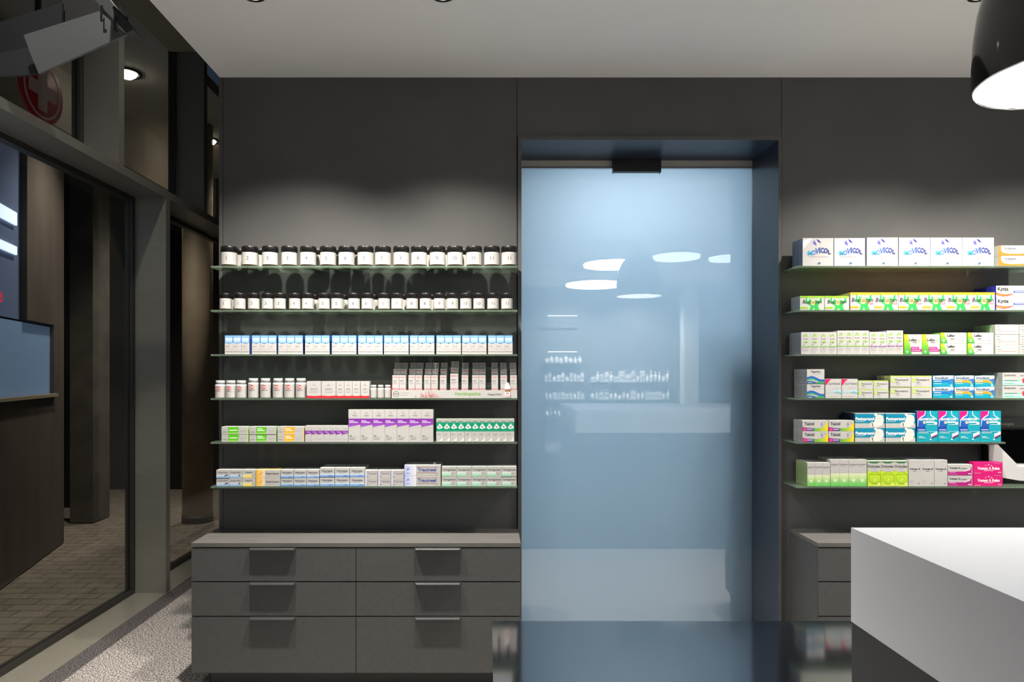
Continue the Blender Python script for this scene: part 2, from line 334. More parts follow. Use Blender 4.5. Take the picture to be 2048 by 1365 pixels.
# ------------------------------------------------------------------ logo sign standing in for a reflection in the upper glass
y_ = 4.4
sg = empty('cross_sign', (-3.05, 3.9, PZ(190, 3.9))); 
m = MB(); R = 0.27
m.lathe([(0,0),(R,0),(R,0.02),(0,0.02)], emis((110,10,20), 0.16, 'glow_red_disc'), 40); o = m.build('disc', sg); o.rotation_euler = (0, math.pi/2, 0)  # faint glow added to disc and cross so the unlit sign shows
m = MB(); wm = emis((150,130,128), 0.10, 'glow_white_cross')
m.box(0.021, 0.026, -0.055, 0.055, -0.17, 0.17, wm); m.box(0.021, 0.026, -0.17, -0.055, -0.055, 0.055, wm); m.box(0.021, 0.026, 0.055, 0.17, -0.055, 0.055, wm); m.build('cross', sg)
m = MB(); m.lathe([(0.215,0.021),(0.215,0.026),(0.232,0.026),(0.232,0.021)], wm, 40, cap=False); o = m.build('ring', sg); o.rotation_euler = (0, math.pi/2, 0)
m = MB(); m.box(-0.03, -0.002, -0.02, 0.02, 0.1, 0.795, FIND); m.build('hanger', sg)
tag(sg, 'round dark red sign with a white cross, standing in for a reflection', 'sign')
sg.location = (-2.95, 4.5, 3.36); sg.scale = (0.8, 0.8, 0.8)

# ------------------------------------------------------------------ metalwork under the void, top left
bm_ = empty('ceiling_beam', (0,0,0)); tag(bm_, 'olive grey metal channel beam along the ceiling edge', 'beam')
m = MB(); m.prism([(-1.535,3.05),(-1.392,3.05),(-1.377,3.09),(-1.377,3.24),(-1.52,3.30),(-1.62,3.16)], 0.5, 3.3, 'y', OLIVE); m.build('channel', bm_)
fl = empty('metal_flap'); tag(fl, 'brushed grey metal flap plate hanging on hooks, top left corner', 'flap')
def quadplate(pxs, d, th, m_, name, parent, tilt=0.0):
    pts = [P(x, y, d+tilt*i_) for i_, (x, y) in enumerate(pxs)]
    n_ = len(pts); V = pts+[(a, b+th, c) for a, b, c in pts]
    mm = MB(); mm.add(V, [tuple(range(n_-1,-1,-1)), tuple(range(n_, 2*n_))]+[(i, (i+1) % n_, n_+(i+1) % n_, n_+i) for i in range(n_)], m_)
    return mm.build(name, parent)
quadplate([(47,70),(199,22),(253,69),(77,147)], 2.95, 0.012, PLATE, 'plate', fl)
m = MB(); a = P(199,14,2.93); 
for x, y in ((205,20),(232,40)):
    q = P(x, y, 2.935); m = MB(); m.prism([(q[0]-0.003,q[2]),(q[0]+0.003,q[2]),(q[0]+0.003,q[2]-0.048),(q[0]+0.012,q[2]-0.048),(q[0]+0.012,q[2]-0.054),(q[0]-0.003,q[2]-0.054)], q[1]-0.012, q[1]-0.004, 'y', CHROME); m.build('hook', fl)
ar = empty('folded_arm'); tag(ar, 'narrow grey metal arm above the hanging flap plate', 'bracket')
quadplate([(170,-20),(204,-20),(266,59),(253,66)], 2.97, 0.05, mat((104,108,108), 0.45, 0.5), 'arm', ar)
for x, y in ((205,15),(229,17),(233,38),(253,37)):
    q = P(x, y, 2.968); m = MB(); m.box(q[0]-0.005, q[0]+0.005, q[1]-0.008, q[1]+0.004, q[2]-0.005, q[2]+0.005, CHROME); bevel(m.build('bolt', ar), 0.002)
f2 = empty('dark_flap'); tag(f2, 'dark grey metal flap plate behind the bright one, top left', 'flap')
quadplate([(-60,62),(124,5),(124,48),(47,70),(77,147),(30,153),(-60,154)], 3.05, 0.012, DPLATE, 'plate', f2)
quadplate([(-60,120),(55,94),(78,148),(20,152),(-60,153)], 3.03, 0.012, mat((70,72,76), 0.5, 0.3), 'lower_lip', f2)
f3 = empty('upper_plate'); tag(f3, 'dark metal plate running up beside the narrow arm', 'plate')
quadplate([(124,-20),(190,-20),(200,22),(124,46)], 3.08, 0.012, mat((66,66,68), 0.5, 0.3), 'plate', f3)

# ================================================================== LIGHTS in the ceiling
def downlight(x, y, power, label, size=2.02, blend=0.75, tilt=0.0, col=(1,0.93,0.84), grp='recessed ceiling downlights', low=0):
    e = empty('ceiling_downlight', (x, y, CZ)); tag(e, label, 'downlight', grp)
    m = MB(); m.lathe([(0.048,0.0),(0.048,-0.004),(0.038,-0.004),(0.036,0.0)], BLACK, 28, cap=False); m.build('trim_ring', e)
    m = MB(); m.lathe([(0.0,-0.001),(0.036,-0.001)], LAMP, 24, cap=False); m.build('lamp', e)
    l = bpy.data.lights.new('downlight_lamp', 'SPOT'); l.energy = power; l.spot_size = size; l.spot_blend = blend; l.color = col; l.shadow_soft_size = 0.03
    o = bpy.data.objects.new('downlight_lamp', l); C.objects.link(o); o.parent = e; o.location = (0,0,-0.01); o.rotation_euler.x = tilt
    if low:     # second spot added in the same fixture to brighten the lower shelves
        l = bpy.data.lights.new('added_low_spot', 'SPOT'); l.energy = low; l.spot_size = 0.95; l.spot_blend = 0.9; l.color = col; l.shadow_soft_size = 0.03
        o = bpy.data.objects.new('added_low_spot', l); C.objects.link(o); o.parent = e; o.location = (0,0,-0.011); o.rotation_euler.x = 0.28
for x, lb in ((-0.94,'black-rimmed ceiling downlight over the left end of the jar shelves'), (-0.18,'black-rimmed ceiling downlight over the right end of the jar shelves'), (1.98,'black-rimmed ceiling downlight over the right shelves, above the pendant'), (2.76,'black-rimmed ceiling downlight right of the pendant, outside the picture')):
    downlight(x, 2.735, L_WALL, lb, low=110)
for (x, y), lb in (((-1.0,0.4),'ceiling downlight over the carpet by the glass front'), ((-0.3,-0.9),'ceiling downlight over the carpet behind the viewpoint')):
    downlight(x, y, L_FRONT, lb, size=1.9, blend=0.9)
for (x, y), lb in (((1.4,-3.55),'added ceiling downlight brightening the narrow mirrored shelves'), ((2.6,-3.55),'added ceiling downlight brightening the wide mirrored shelves')):
    downlight(x, y, 420, lb, size=2.0, blend=0.8, tilt=-0.3)  # unseen lamps, added so the rear shelves show in the door's reflection
def high_spot(x, y, p, lb, tilt=0.0):
    e = empty('high_downlight', (x, y, 4.5)); tag(e, lb, 'downlight', 'downlights in the high ceiling strip')
    m = MB(); m.lathe([(0.06,0),(0.06,-0.08),(0.05,-0.08),(0.048,-0.02)], BLACK, 24, cap=False); m.build('housing', e)
    m = MB(); m.lathe([(0,-0.03),(0.047,-0.03)], LAMP, 24, cap=False); m.build('lamp', e)
    l = bpy.data.lights.new('high_lamp', 'SPOT'); l.energy = p; l.spot_size = 1.7; l.spot_blend = 0.7; l.color = (1,0.93,0.84); l.shadow_soft_size = 0.03
    o = bpy.data.objects.new('high_lamp', l); C.objects.link(o); o.parent = e; o.location = (0,0,-0.09); o.rotation_euler.x = tilt
high_spot(-1.55, 1.9, 105, 'high downlight near the viewpoint over the glass front', 0.25)
high_spot(-1.50, 3.75, 60, 'high downlight over the glass front beside the wall end')
ROOM = emis((238,246,255), L_ROOM, 'round_ceiling_light')
ROOM2 = emis((238,246,255), 3.5, 'small_round_ceiling_light')
for x, y, r, lb in ((1.566,-2.3,0.42,'largest round glowing ceiling light, mirrored in the glass door'), (1.485,-0.45,0.34,'middle round glowing ceiling light, mirrored in the glass door'), (2.09,0.1,0.255,'small round ceiling light mirrored right of the pendant'), (2.69,0.0,0.2,'smallest round ceiling light mirrored at the door edge')):
    e = empty('round_ceiling_light', (x, y, CZ)); tag(e, lb, 'ceiling light', 'round ceiling lights behind the viewpoint')
    m = MB(); m.lathe([(0,-0.253),(r,-0.253),(r,-0.21)], ROOM if r > 0.3 else ROOM2, 48, cap=False, smooth=False); m.lathe([(r,-0.21),(r,-0.20),(0,-0.20)], WHITE, 48, cap=False, smooth=False); m.build('diffuser', e)
    m = MB(); m.lathe([(r+0.001,-0.225),(r+0.006,-0.225),(r+0.006,-0.198),(r+0.001,-0.198)], WHITE, 48, cap=False); m.build('rim', e)
    m = MB(); m.lathe([(0.006,-0.199),(0.006,-0.02)], WHITE, 10); m.build('hanger_rod', e)
    m = MB(); m.lathe([(0.05,-0.02),(0.05,-0.001)], WHITE, 24); m.build('ceiling_rose', e)
# pendant
pr = 0.2; pz = EYE+0.679
pd = empty('pendant_lamp', (1.352, 1.564, pz)); tag(pd, 'large glossy black dome pendant lamp with glowing white underside', 'pendant lamp')
prof = [(pr,0.0),(pr*1.0,0.06),(pr*0.985,0.12),(pr*0.95,0.18),(pr*0.88,0.24),(pr*0.77,0.29),(pr*0.62,0.33),(pr*0.42,0.36),(pr*0.2,0.375),(0.02,0.38)]
m = MB(); m.lathe(prof, PENDB, 64, cap=False); m.lathe([(r-0.003 if r > 0.03 else r, z-0.002) for r, z in prof][::-1]+[(pr-0.003,0.001)], mat((235,235,235), 0.6), 64, cap=False); m.lathe([(pr,0),(pr-0.003,0.001)], PENDB, 64, cap=False); m.build('lamp_shade', pd)
m = MB(); m.lathe([(0,0.002),(pr-0.0035,0.002)], PENDW, 64, cap=False); m.build('diffuser', pd)
m = MB(); m.lathe([(0.02,0.375),(0.016,0.41),(0.004,0.42)], BLACK, 20); m.build('socket_cap', pd)
m = MB(); m.lathe([(0.003,0.41),(0.003,CZ-pz-0.02)], BLACK, 10); m.build('cord', pd)
m = MB(); m.lathe([(0.05,CZ-pz-0.025),(0.05,CZ-pz-0.001)], BLACK, 32); m.build('ceiling_rose', pd)

# ================================================================== CABINETS
CD = D/1.0927; ctz = PZ(1087, CD)
def cabinet(x0, x1, ncol, name_lbl, panel_left, group_lbl):
    root = empty('drawer_cabinet', (x0, D, 0)); tag(root, name_lbl, 'cabinet')
    W = x1-x0; yf = CD-D
    th = 0.0185
    wt = MB(); wt.box(0, W, yf, -0.001, ctz-th, ctz, CTOP); o = wt.build('worktop', None, (x0, D, 0)); bevel(o, 0.0012); tag(o, group_lbl, 'worktop')
    zb = PZ(1347, CD); m = MB()
    a = 0.0
    m.box(0.003, W-0.003, yf+0.022, -0.001, zb, ctz-th-0.001, CAB if panel_left else BLACK)
    m.build('body', root)
    if panel_left:
        m = MB(); m.box(0.0, 0.0028, yf+0.004, -0.001, zb, ctz-th-0.001, CAB); m.build('side_panel', root)
    m = MB(); m.box(0.07, W-0.005, yf+0.06, -0.001, 0.0, zb-0.001, mat((44,45,45), 0.6)); m.build('plinth', root)
    cw = W/ncol
    for c in range(ncol):
        for (ya, yb) in ((1097,1163.5),(1166,1232.8),(1235.2,1347)):
            z1, z0 = PZ(ya, CD), PZ(yb, CD); g_ = 0.0016
            m = MB(); m.box(c*cw+g_, (c+1)*cw-g_, yf+0.002, yf+0.0205, z0, z1, CAB); dr_ = m.build('drawer', root)
            bevel(dr_, 0.0012)
            hw_ = 0.109; xc = c*cw+(0.50*cw if not panel_left else 0.5*cw)-0.002
            m = MB()
            prof_ = [(yf+0.016,z1+0.0),(yf+0.016,z1+0.0016),(yf-0.02,z1+0.0016),(yf-0.022,z1-0.001),(yf-0.022,z1-0.006),(yf-0.0203,z1-0.006),(yf-0.0203,z1-0.001),(yf-0.0185,z1+0.0)]
            # tapered ends: two sections
            n_ = len(prof_); V = []
            for xx, k in ((xc-hw_,0.0),(xc-hw_+0.006,1.0),(xc+hw_-0.006,1.0),(xc+hw_,0.0)):
                for (py, pz_) in prof_:
                    yy = py if k == 1.0 else max(py, yf-0.006)
                    V.append((xx, yy, pz_))
            fs = []
            for s in range(3):
                for i in range(n_): fs.append((s*n_+i, s*n_+(i+1) % n_, (s+1)*n_+(i+1) % n_, (s+1)*n_+i))
            fs += [tuple(range(n_)), tuple(range(4*n_-1, 3*n_-1, -1))]
            m.add(V, fs, HANDLE); m.build('handle', dr_)
    return root
cabinet(PX(382, CD), PX(1041.5, CD), 2, 'low anthracite drawer cabinet with six drawers under the jar shelves', False, 'grey worktop on the six-drawer cabinet under the jar shelves')
cabinet(PX(1636, CD), PX(1636, CD)+2*0.774, 2, 'anthracite drawer cabinet right of the door, behind the white counter', True, 'grey worktop on the drawer cabinet right of the glass door')

# white counter + dark glossy desk
d1 = 1.50; wx = PX(1702, d1); wz1 = PZ(1056, d1); wz0 = PZ(1243.5, d1)
wc = empty('sales_counter', (wx, d1, 0)); tag(wc, 'thick white slab sales counter on a dark body, lower right', 'counter')
m = MB(); m.box(0, 1.9, -1.35, 0, wz0, wz1, WHITE); bevel(m.build('counter_slab', wc), 0.002, 3)
m = MB(); m.box(0.001, 1.89, -1.34, -0.001, 0.0, wz0-0.001, DESKBODY); m.build('counter_body', wc)
tz = EYE-0.69; ty = 0.69*F/498.0; tx0 = PX(984, ty)
dk = empty('service_desk', (tx0, ty, 0)); tag(dk, 'dark glossy desk mirroring the shelves, bottom centre', 'desk')
tx1 = 2.4
m = MB(); m.box(0, wx-tx0-0.003, -1.0, 0, tz-0.03, tz, DESK); m.box(wx-tx0-0.003, tx1-tx0, d1-ty+0.004, 0, tz-0.03, tz, DESK); m.build('desk_top', dk)
m = MB(); m.box(0.02, tx1-tx0-0.02, -0.06, -0.02, 0.0, tz-0.0305, mat((84,88,92), 0.5)); m.build('back_panel', dk)
m = MB(); m.box(0.02, 0.05, -0.98, -0.061, 0.0, tz-0.0305, DESKBODY); m.build('side_panel', dk)
m = MB(); m.box(wx-tx0-0.04, wx-tx0-0.01, -0.98, -0.061, 0.0, tz-0.0305, DESKBODY); m.build('side_panel', dk)

# ================================================================== GLASS SHELVES
SD = D/1.051; DF = SD+0.006
ROWS = [532.0, 620.3, 709.0, 797.0, 884.8, 973.6]
SZ = [PZ(y, SD) for y in ROWS]; PLACE = ['top','second','third','fourth','fifth','bottom']
def shelf(x0, x1, z, lb):
    e = empty('glass_shelf', ((x0+x1)/2, D, z)); tag(e, lb, 'shelf', 'green-edged glass shelves'); h = (x1-x0)/2
    m = MB(); m.box(-h, h, SD-D, -0.001, -0.0085, 0, GSHELF); m.build('glass_plate', e)
    for s in (-1, 1):
        m = MB(); m.box(s*(h-0.02)-0.004, s*(h-0.02)+0.004, -0.010, -0.001, -0.0125, -0.0088, mat((50,50,50), 0.4, 0.5)); m.build('shelf_bracket', e)
for i in range(6):
    shelf(PX(421.5, SD), PX(1034.8, SD), SZ[i], '%s glass shelf left of the door' % PLACE[i])
    x1 = 3.05 if i != 4 else PX(2011, SD)
    if i == 5: x1 = 2.72
    shelf(PX(1594, SD), x1, SZ[i], '%s glass shelf right of the door' % PLACE[i])

# ================================================================== PRODUCTS
W_ = (190,188,186)
def ink(c, rough): return mat(tuple(int(v*0.91) for v in c), rough)
def printed(w_, h, dep, ops, base=W_, side=None, top=None, name='carton'):
    m = MB(); bmt = ink(base, 0.45)
    m.box(-w_/2, w_/2, 0, dep, 0, h, bmt, ink(side, 0.45) if side else bmt, ink(top, 0.45) if top else bmt)
    e = 0.00012; y = -e
    if side:
        dk_ = ink(tuple(max(0, c-42) for c in side), 0.5); x_ = -w_/2-e
        for q in range(3):
            ya = dep*(.22+.22*q); m.add([(x_,ya,h*.12),(x_,ya+dep*.09,h*.12),(x_,ya+dep*.09,h*(.86-.1*(q % 2))),(x_,ya,h*(.86-.1*(q % 2)))], [(0,3,2,1)], dk_)
    def U(u): return (u-0.5)*w_
    def put(pts, col, yy): m.add([(U(u), yy, v*h) for u, v in pts], [tuple(range(len(pts)))], ink(col, 0.45))
    for op in ops:
        k = op[0]; y -= e*0.6
        if k == 'r': _, u0, v0, u1, v1, c = op; put([(u0,v0),(u1,v0),(u1,v1),(u0,v1)], c, y)
        elif k == 'p': put(op[1], op[2], y)
        elif k == 'g':
            _, u0, v0, u1, v1, c0, c1, n_, ax = op
            for i in range(n_):
                t = (i+0.5)/n_; c = tuple(int(c0[j]+(c1[j]-c0[j])*t) for j in range(3))
                if ax == 'v': a, b = v0+(v1-v0)*i/n_, v0+(v1-v0)*(i+1)/n_; put([(u0,a),(u1,a),(u1,b),(u0,b)], c, y)
                else: a, b = u0+(u1-u0)*i/n_, u0+(u1-u0)*(i+1)/n_; put([(a,v0),(b,v0),(b,v1),(a,v1)], c, y)
        elif k == 'c':
            _, u, v, r, c = op; put([(u+r*h/w_*math.cos(a*math.pi/8), v+r*math.sin(a*math.pi/8)) for a in range(16)], c, y)
        elif k == 'a':      # ring
            _, u, v, r, th, c = op
            for a in range(16):
                a0, a1 = a*math.pi/8, (a+1)*math.pi/8; q = r-th
                put([(u+r*h/w_*math.cos(a0), v+r*math.sin(a0)),(u+r*h/w_*math.cos(a1), v+r*math.sin(a1)),(u+q*h/w_*math.cos(a1), v+q*math.sin(a1)),(u+q*h/w_*math.cos(a0), v+q*math.sin(a0))], c, y)
        elif k == 'l':      # lines of small print
            _, u0, v, u1, n_, c = op
            for i in range(n_): vv = v-i*0.055; put([(u0,vv-0.006),(u1-(0.08 if i == n_-1 else 0),vv-0.006),(u1-(0.08 if i == n_-1 else 0),vv+0.006),(u0,vv+0.006)], c, y)
        elif k == 't':
            _, s, u, v, hh_, mw, c = op[:7]; al = op[7] if len(op) > 7 else 'c'; bo = op[8] if len(op) > 8 else 0.015; sh = op[9] if len(op) > 9 else 0
            m.text(s, ink(c, 0.45), U(u), v*h, y, hh_*h, mw*w_, al, bo, sh)
    return m
def leaf(u, v, du, dv_, c, wd=0.03):
    L_ = math.hypot(du, dv_); nx, ny = -dv_/L_*wd, du/L_*wd
    return ('p', [(u,v),(u+du*.5+nx,v+dv_*.5+ny),(u+du,v+dv_),(u+du*.5-nx,v+dv_*.5-ny)], c)
GREY = (166,163,160); DK = (44,44,52)
def wave(n_, f0, f1):     # band between two curves
    return [(i/n_, f0(i/n_)) for i in range(n_+1)]+[(i/n_, f1(i/n_)) for i in range(n_, -1, -1)]
K = {}
K['dhu'] = dict(ops=lambda n_: [('p',[(0,1),(0,.62),(.1,.60),(.5,.54),(.9,.60),(1,.62),(1,1)],(88,150,214)), ('p',[(.07,.97),(.07,.645),(.5,.575),(.93,.645),(.93,.97)],(150,192,232)), ('t','DHU',.5,.72,.14,.8,(236,242,250),'c',.03), ('r',.12,.90,.88,.925,(90,140,200)), ('t',str(n_),.5,.545,.085,.4,DK), ('l',.1,.44,.6,2,GREY), ('r',.04,.27,.96,.28,(190,180,190)), ('r',.06,.13,.94,.15,(150,140,150))], side=(60,100,170))
def k_redbase(wide): return [('r',0,0,1,.12,(214,32,44)), ('p',[(0,.12),(0,.15),(.5,.12),(1,.15),(1,.12)],(214,32,44)), ('t','W',.5,.80,.07,.2,GREY), ('r',.35,.75,.65,.765,GREY), ('l',.25,.56,.78,2,(120,116,116)), ('l',.2,.40,.85,2,(190,186,184))]
K['hom'] = [('r',0,.86,1,.885,(190,60,72)), ('c',.5,.87,.05,(200,90,100)), ('c',.5,.87,.025,W_), ('l',.12,.66,.7,2,(80,80,84)), ('l',.12,.50,.8,2,GREY)]+[('r',.04+.16*i,.02+(.06 if i % 2 else 0),.15+.16*i,.07+(.06 if i % 2 else 0),(205,60,80)) for i in range(6)]+[('r',.04+.16*i,.09,.11+.16*i,.13,(214,100,116)) for i in range(0,6,2)]
def flat_w(c, n_, c2):
    tw = (236,244,228)
    return [('p',[(.25,.04),(.25,.96),(.66,.96),(.62,.04)],c), ('g',.26,.04,.62,.3,c2,c,3,'v')]+([('r',.29,.66,.50,.78,tw), ('r',.29,.44,.58,.56,tw)] if n_ else [('r',.29,.46,.60,.60,tw)])+[('a',.12,.72,.11,.03,(186,184,180)), ('t','WELEDA',.12,.26,.12,.17,(110,108,106),'c',.01), ('l',.70,.5,.92,3,(176,172,170)), ('r',.97,0,1,1,c2)]
PUR = (122,36,158)
K['purS'] = [('r',0,.45,1,.70,PUR), ('p',[(0,.45),(1,.54),(1,.45)],W_), ('t','Weleda',.5,.58,.07,.7,(225,205,235)), ('l',.2,.82,.8,1,GREY), ('l',.1,.18,.9,1,(190,180,200)), ('r',0,0,1,.03,(198,176,214))]
K['purL'] = [('g',0,.46,1,.72,(150,84,186),PUR,4,'v'), ('p',[(0,.455),(0,.44),(1,.44),(1,.53)],W_), ('t','Weleda',.06,.635,.035,.45,(240,232,245),'l',.03), ('t','Hustenelixier',.06,.59,.037,.85,(240,232,245),'l',.03), ('a',.5,.895,.03,.008,GREY), ('t','WELEDA',.5,.80,.028,.5,(96,94,98),'c',.01), ('r',.1,.18,.3,.195,(90,90,90)), ('l',.1,.14,.62,2,(176,172,170)), ('r',0,0,1,.02,(205,190,215))]
K['grn'] = [('r',0,.46,1,.86,(0,150,108)), ('p',[(.08,.62),(.3,.72),(.42,.76),(.5,.82),(.58,.76),(.8,.7),(.97,.60),(.75,.60),(.5,.56),(.25,.58)],(232,240,236)), ('c',.5,.66,.045,(40,60,56)), ('c',.5,.665,.02,(230,230,230)), ('r',.16,.885,.84,.905,(90,90,90)), ('r',0,.975,1,1,(170,214,170)), ('l',.12,.36,.62,2,(150,176,164)), ('p',[(.3,.02),(.95,.22),(.95,.02)],(222,224,222))]
def heel(n_, mark, c0, c1): return [('g',0,0,1,.4,c0,c1,5,'v'), ('t',n_,.48,.60,.20,.84,(78,84,100),'c',.01), mark]
BL = (130,176,226); WB = (228,232,238)
K['angin'] = heel('Angin-Heel', ('p',[(.6,.2),(.75,.42),(.9,.38),(.94,.22),(.86,.24),(.82,.32),(.7,.2)],(36,56,120)), BL, WB)
K['gripp'] = heel('Gripp-Heel', ('c',.78,.3,.12,(96,110,160)), BL, WB)
K['engy'] = [('g',0,0,.75,.45,(244,214,90),(236,228,190),5,'v'), ('t','Engystol',.48,.62,.19,.7,(96,92,90)), ('c',.76,.3,.13,(206,196,110)), ('c',.76,.3,.06,(150,170,80))]
K['euph'] = [('g',0,0,.36,1,(246,184,60),(240,222,190),6,'h'), leaf(.02,.5,.22,.4,(250,206,120),.05), leaf(.05,.45,.25,-.3,(250,206,120),.05), leaf(.1,.3,.16,.5,(236,160,40),.03), ('t','Euphorbium',.68,.46,.24,.54,(70,70,84)), ('r',.45,.34,.96,.355,(190,186,184)), ('r',.4,.14,.62,.16,(180,180,180))]
K['neur'] = [('g',0,0,1,.38,(88,142,212),(226,234,240),6,'v'), ('t','Neurexan',.5,.58,.22,.88,(52,60,84)), ('r',.28,.44,.72,.47,(110,130,170)), ('r',.6,.12,.85,.17,(60,90,150))]
K['trau'] = [('g',0,0,.12,1,(170,184,230),(230,232,238),3,'h'), ('t','Traumeel',.55,.52,.22,.78,(120,126,158)), ('r',.13,.82,.95,.84,(206,160,170)), ('r',.13,.44,.95,.455,(206,160,170)), ('p',[(.14,.10),(.24,.34),(.22,.2),(.32,.18),(.2,.16)],(50,60,110))]
K['trauL'] = [('g',0,0,.32,1,(176,190,240),(232,232,236),7,'h'), ('t','Traumeel',.62,.42,.34,.53,(52,78,150),'c',.03), ('p',[(.35,.82),(.63,.78),(.92,.82),(.92,.845),(.63,.80),(.35,.845)],(170,70,90)), ('p',[(.35,.27),(.63,.31),(.92,.27),(.92,.245),(.63,.285),(.35,.245)],(170,70,90)), ('p',[(.06,.5),(.12,.85),(.10,.65),(.15,.6),(.09,.58)],(40,50,100)), ('r',.05,.22,.15,.26,(130,140,190)), ('r',.86,.1,.92,.13,GREY)]
K['verti'] = [('g',0,0,.62,.46,(140,206,170),(228,236,230),5,'v'), ('t','Vertigoheel',.5,.60,.21,.88,(70,84,84)), ('a',.76,.26,.13,.03,(160,176,170)), ('c',.76,.26,.05,(176,190,184)), ('r',0,.97,1,1,(200,226,200))]
# right side
NB = (36,48,128)
def movi(two):
    o = [('p',[(.2,.98),(.02,.9),(.02,.6),(.12,.75),(.3,.97)],(226,232,240)), leaf(.30,.88,.16,-.14,(70,70,170),.02), leaf(.36,.96,.08,-.26,(60,56,160),.022), leaf(.44,.97,.16,-.16,(50,48,150),.035), leaf(.46,.82,-.14,-.06,(90,90,190),.02), leaf(.2,.95,.2,-.1,(190,196,226),.012)]
    pos = [(.155,.40,.12,(96,186,224)),(.24,.385,.16,(60,160,210)),(.365,.40,.17,(84,126,184)),(.47,.44,.20,(70,100,170)),(.555,.47,.195,(58,84,156)),(.64,.475,.18,(48,66,142)),(.75,.465,.175,(40,54,132)),(.865,.43,.15,(36,46,120))]
    for ch, (u, v, hh_, c) in zip('IMOVICOL', pos): o.append(('t',ch,u,v,hh_,.13 if ch in 'MOV' else .105,c,'c',.045))
    for i in range(1 if two else 3): o.append(('r',.18+(.2 if i == 2 else 0),.33-i*.05,.84-(.2 if i == 2 else 0),.34-i*.05,(176,170,186)))
    return o+[('p',[(.46,.07),(.50,.14),(.56,.14),(.58,.07)],(120,150,170)), ('c',.54,.1,.028,(60,84,110)), ('r',.82,.93,.92,.94,GREY)]
K['movA'] = movi(True); K['movB'] = movi(False)
K['volt'] = [('r',0,0,1,1,(226,120,40)), ('p',[(.07,1),(.07,.55),(.10,.36),(.18,.24),(.34,.18),(.6,.20),(.85,.30),(1,.42),(1,1)],W_), ('t','Voltaren',.16,.60,.24,.56,(50,56,90),'l',.03), ('r',.18,.44,.36,.50,(214,120,80)), ('p',[(.83,.3),(.9,.75),(.86,.2)],(220,160,30)), ('p',[(.88,.5),(.98,.8),(.94,.3),(.9,.2)],(30,50,130))]
def busc(plus):
    top = (246,176,40) if plus else (150,200,50); o = []
    G = (28,158,62)
    o += [('p',[(.24,.86),(.22,.55),(.32,.40),(.44,.28),(.38,0),(.52,0),(.56,.18),(.62,0),(.82,0),(.74,.25),(.78,.45),(.9,.6),(.88,.86),(.78,.86),(.76,.64),(.62,.72),(.42,.72),(.38,.86)],(40,176,78)), ('p',[(.30,.86),(.30,.62),(.34,.60),(.38,.86)],(210,236,216)), ('p',[(.74,.86),(.78,.62),(.82,.86)],(210,236,216)), ('c',.54,.52,.19,(250,236,150)), ('c',.54,.52,.11,(248,214,120)), ('r',0,.86,1,1,top), ('r',.05,.91,.35,.94,(190,130,40) if plus else (110,150,40)), ('r',0,.10,.34,.22,top), ('r',.06,.145,.28,.17,(220,110,30) if plus else (110,150,40)), ('t','Buscopan',.5,.47,.24 if plus else .26,.9,(40,40,48),'c',.01,.15)]
    if plus: o.append(('t','Plus',.82,.32,.16,.28,(196,60,70),'c',0,.15))
    return o
K['busc'] = busc(False); K['buscp'] = busc(True)
K['kytta'] = [('p',[(0,.44),(.08,.36),(.2,.30),(.34,.30),(.5,.36),(.42,.26),(.30,.14),(.18,.10),(.06,.18),(0,.26)],(214,70,50)), ('p',[(0,.36),(.1,.30),(.2,.26),(.36,.28),(.26,.18),(.12,.16),(0,.28)],(236,130,60)), ('t','Kytta',.04,.60,.30,.42,(44,48,56),'l',.035), ('r',.46,.42,.92,.58,(60,84,160)), ('r',.5,.48,.88,.52,(220,226,240)), ('p',[(.70,.62),(.95,1),(1,1),(.9,.6)],(150,200,90)), ('a',.90,.5,.28,.04,(150,160,176))]
def iber(c): 
    o = []
    for cy_, s in ((.80,1),(.60,-1)):
        for a, L_, g_ in ((90,.14,(60,140,60)),(60,.13,(120,184,70)),(120,.13,(150,200,80)),(30,.12,(170,206,90)),(150,.12,(150,196,90))):
            du = math.cos(math.radians(a))*L_*2.6; dv_ = math.sin(math.radians(a))*L_*s
            o.append(leaf(.5+du*.2, cy_+dv_*.2-(.02 if s>0 else -.02), du, dv_, g_, .035))
    return o+[('t','Iberogast',.5,.68,.045,.84,(90,70,100),'c',.01), ('c',.30,.44,.02,(40,90,50)), ('r',.08,.33,.92,.385,c), ('r',.2,.35,.8,.365,(200,220,190)), ('l',.12,.28,.86,3,(180,174,176)), ('l',.2,.1,.8,1,(196,190,190))]
K['ibg'] = iber((130,184,80)); K['ibp'] = iber((150,70,170))
def lefaxleft(u0): return [('g',0,0,u0,1,(40,150,60),(216,222,40),7,'v'), ('p',[(u0*.5,1),(u0*.62,.7),(u0*.95,.25),(u0,0),(u0+.02,0),(u0+.02,1)],W_)]
K['lefi'] = lefaxleft(.42)+[('t','Lefax',.5,.66,.14,.46,(60,64,60),'c',.03), ('t','intens',.6,.57,.07,.3,(120,90,90)), ('t','Y',.84,.60,.12,.12,(150,180,40)), ('r',.38,.24,.84,.37,(192,30,130)), ('r',.38,.14,1,.26,(176,24,120)), ('r',.42,.29,.76,.315,(240,200,225)), ('r',.42,.19,.92,.215,(240,200,225)), ('a',.17,.12,.055,.012,(230,240,225)), ('r',.16,.075,.18,.165,(230,240,225))]
K['lefx'] = lefaxleft(.26)+[('t','Lefax',.40,.62,.24,.36,(50,56,54),'c',.035), ('t','extra',.46,.38,.13,.18,(60,64,64)), ('r',.32,.26,.56,.28,(196,160,150)), ('g',.64,.2,.9,.84,(206,212,232),(226,228,236),3,'v'), ('l',.66,.74,.86,3,(170,184,220)), ('a',.11,.25,.13,.025,(225,240,220)), ('r',.10,.14,.12,.36,(225,240,220)), ('c',.85,.26,.05,(110,140,190))]
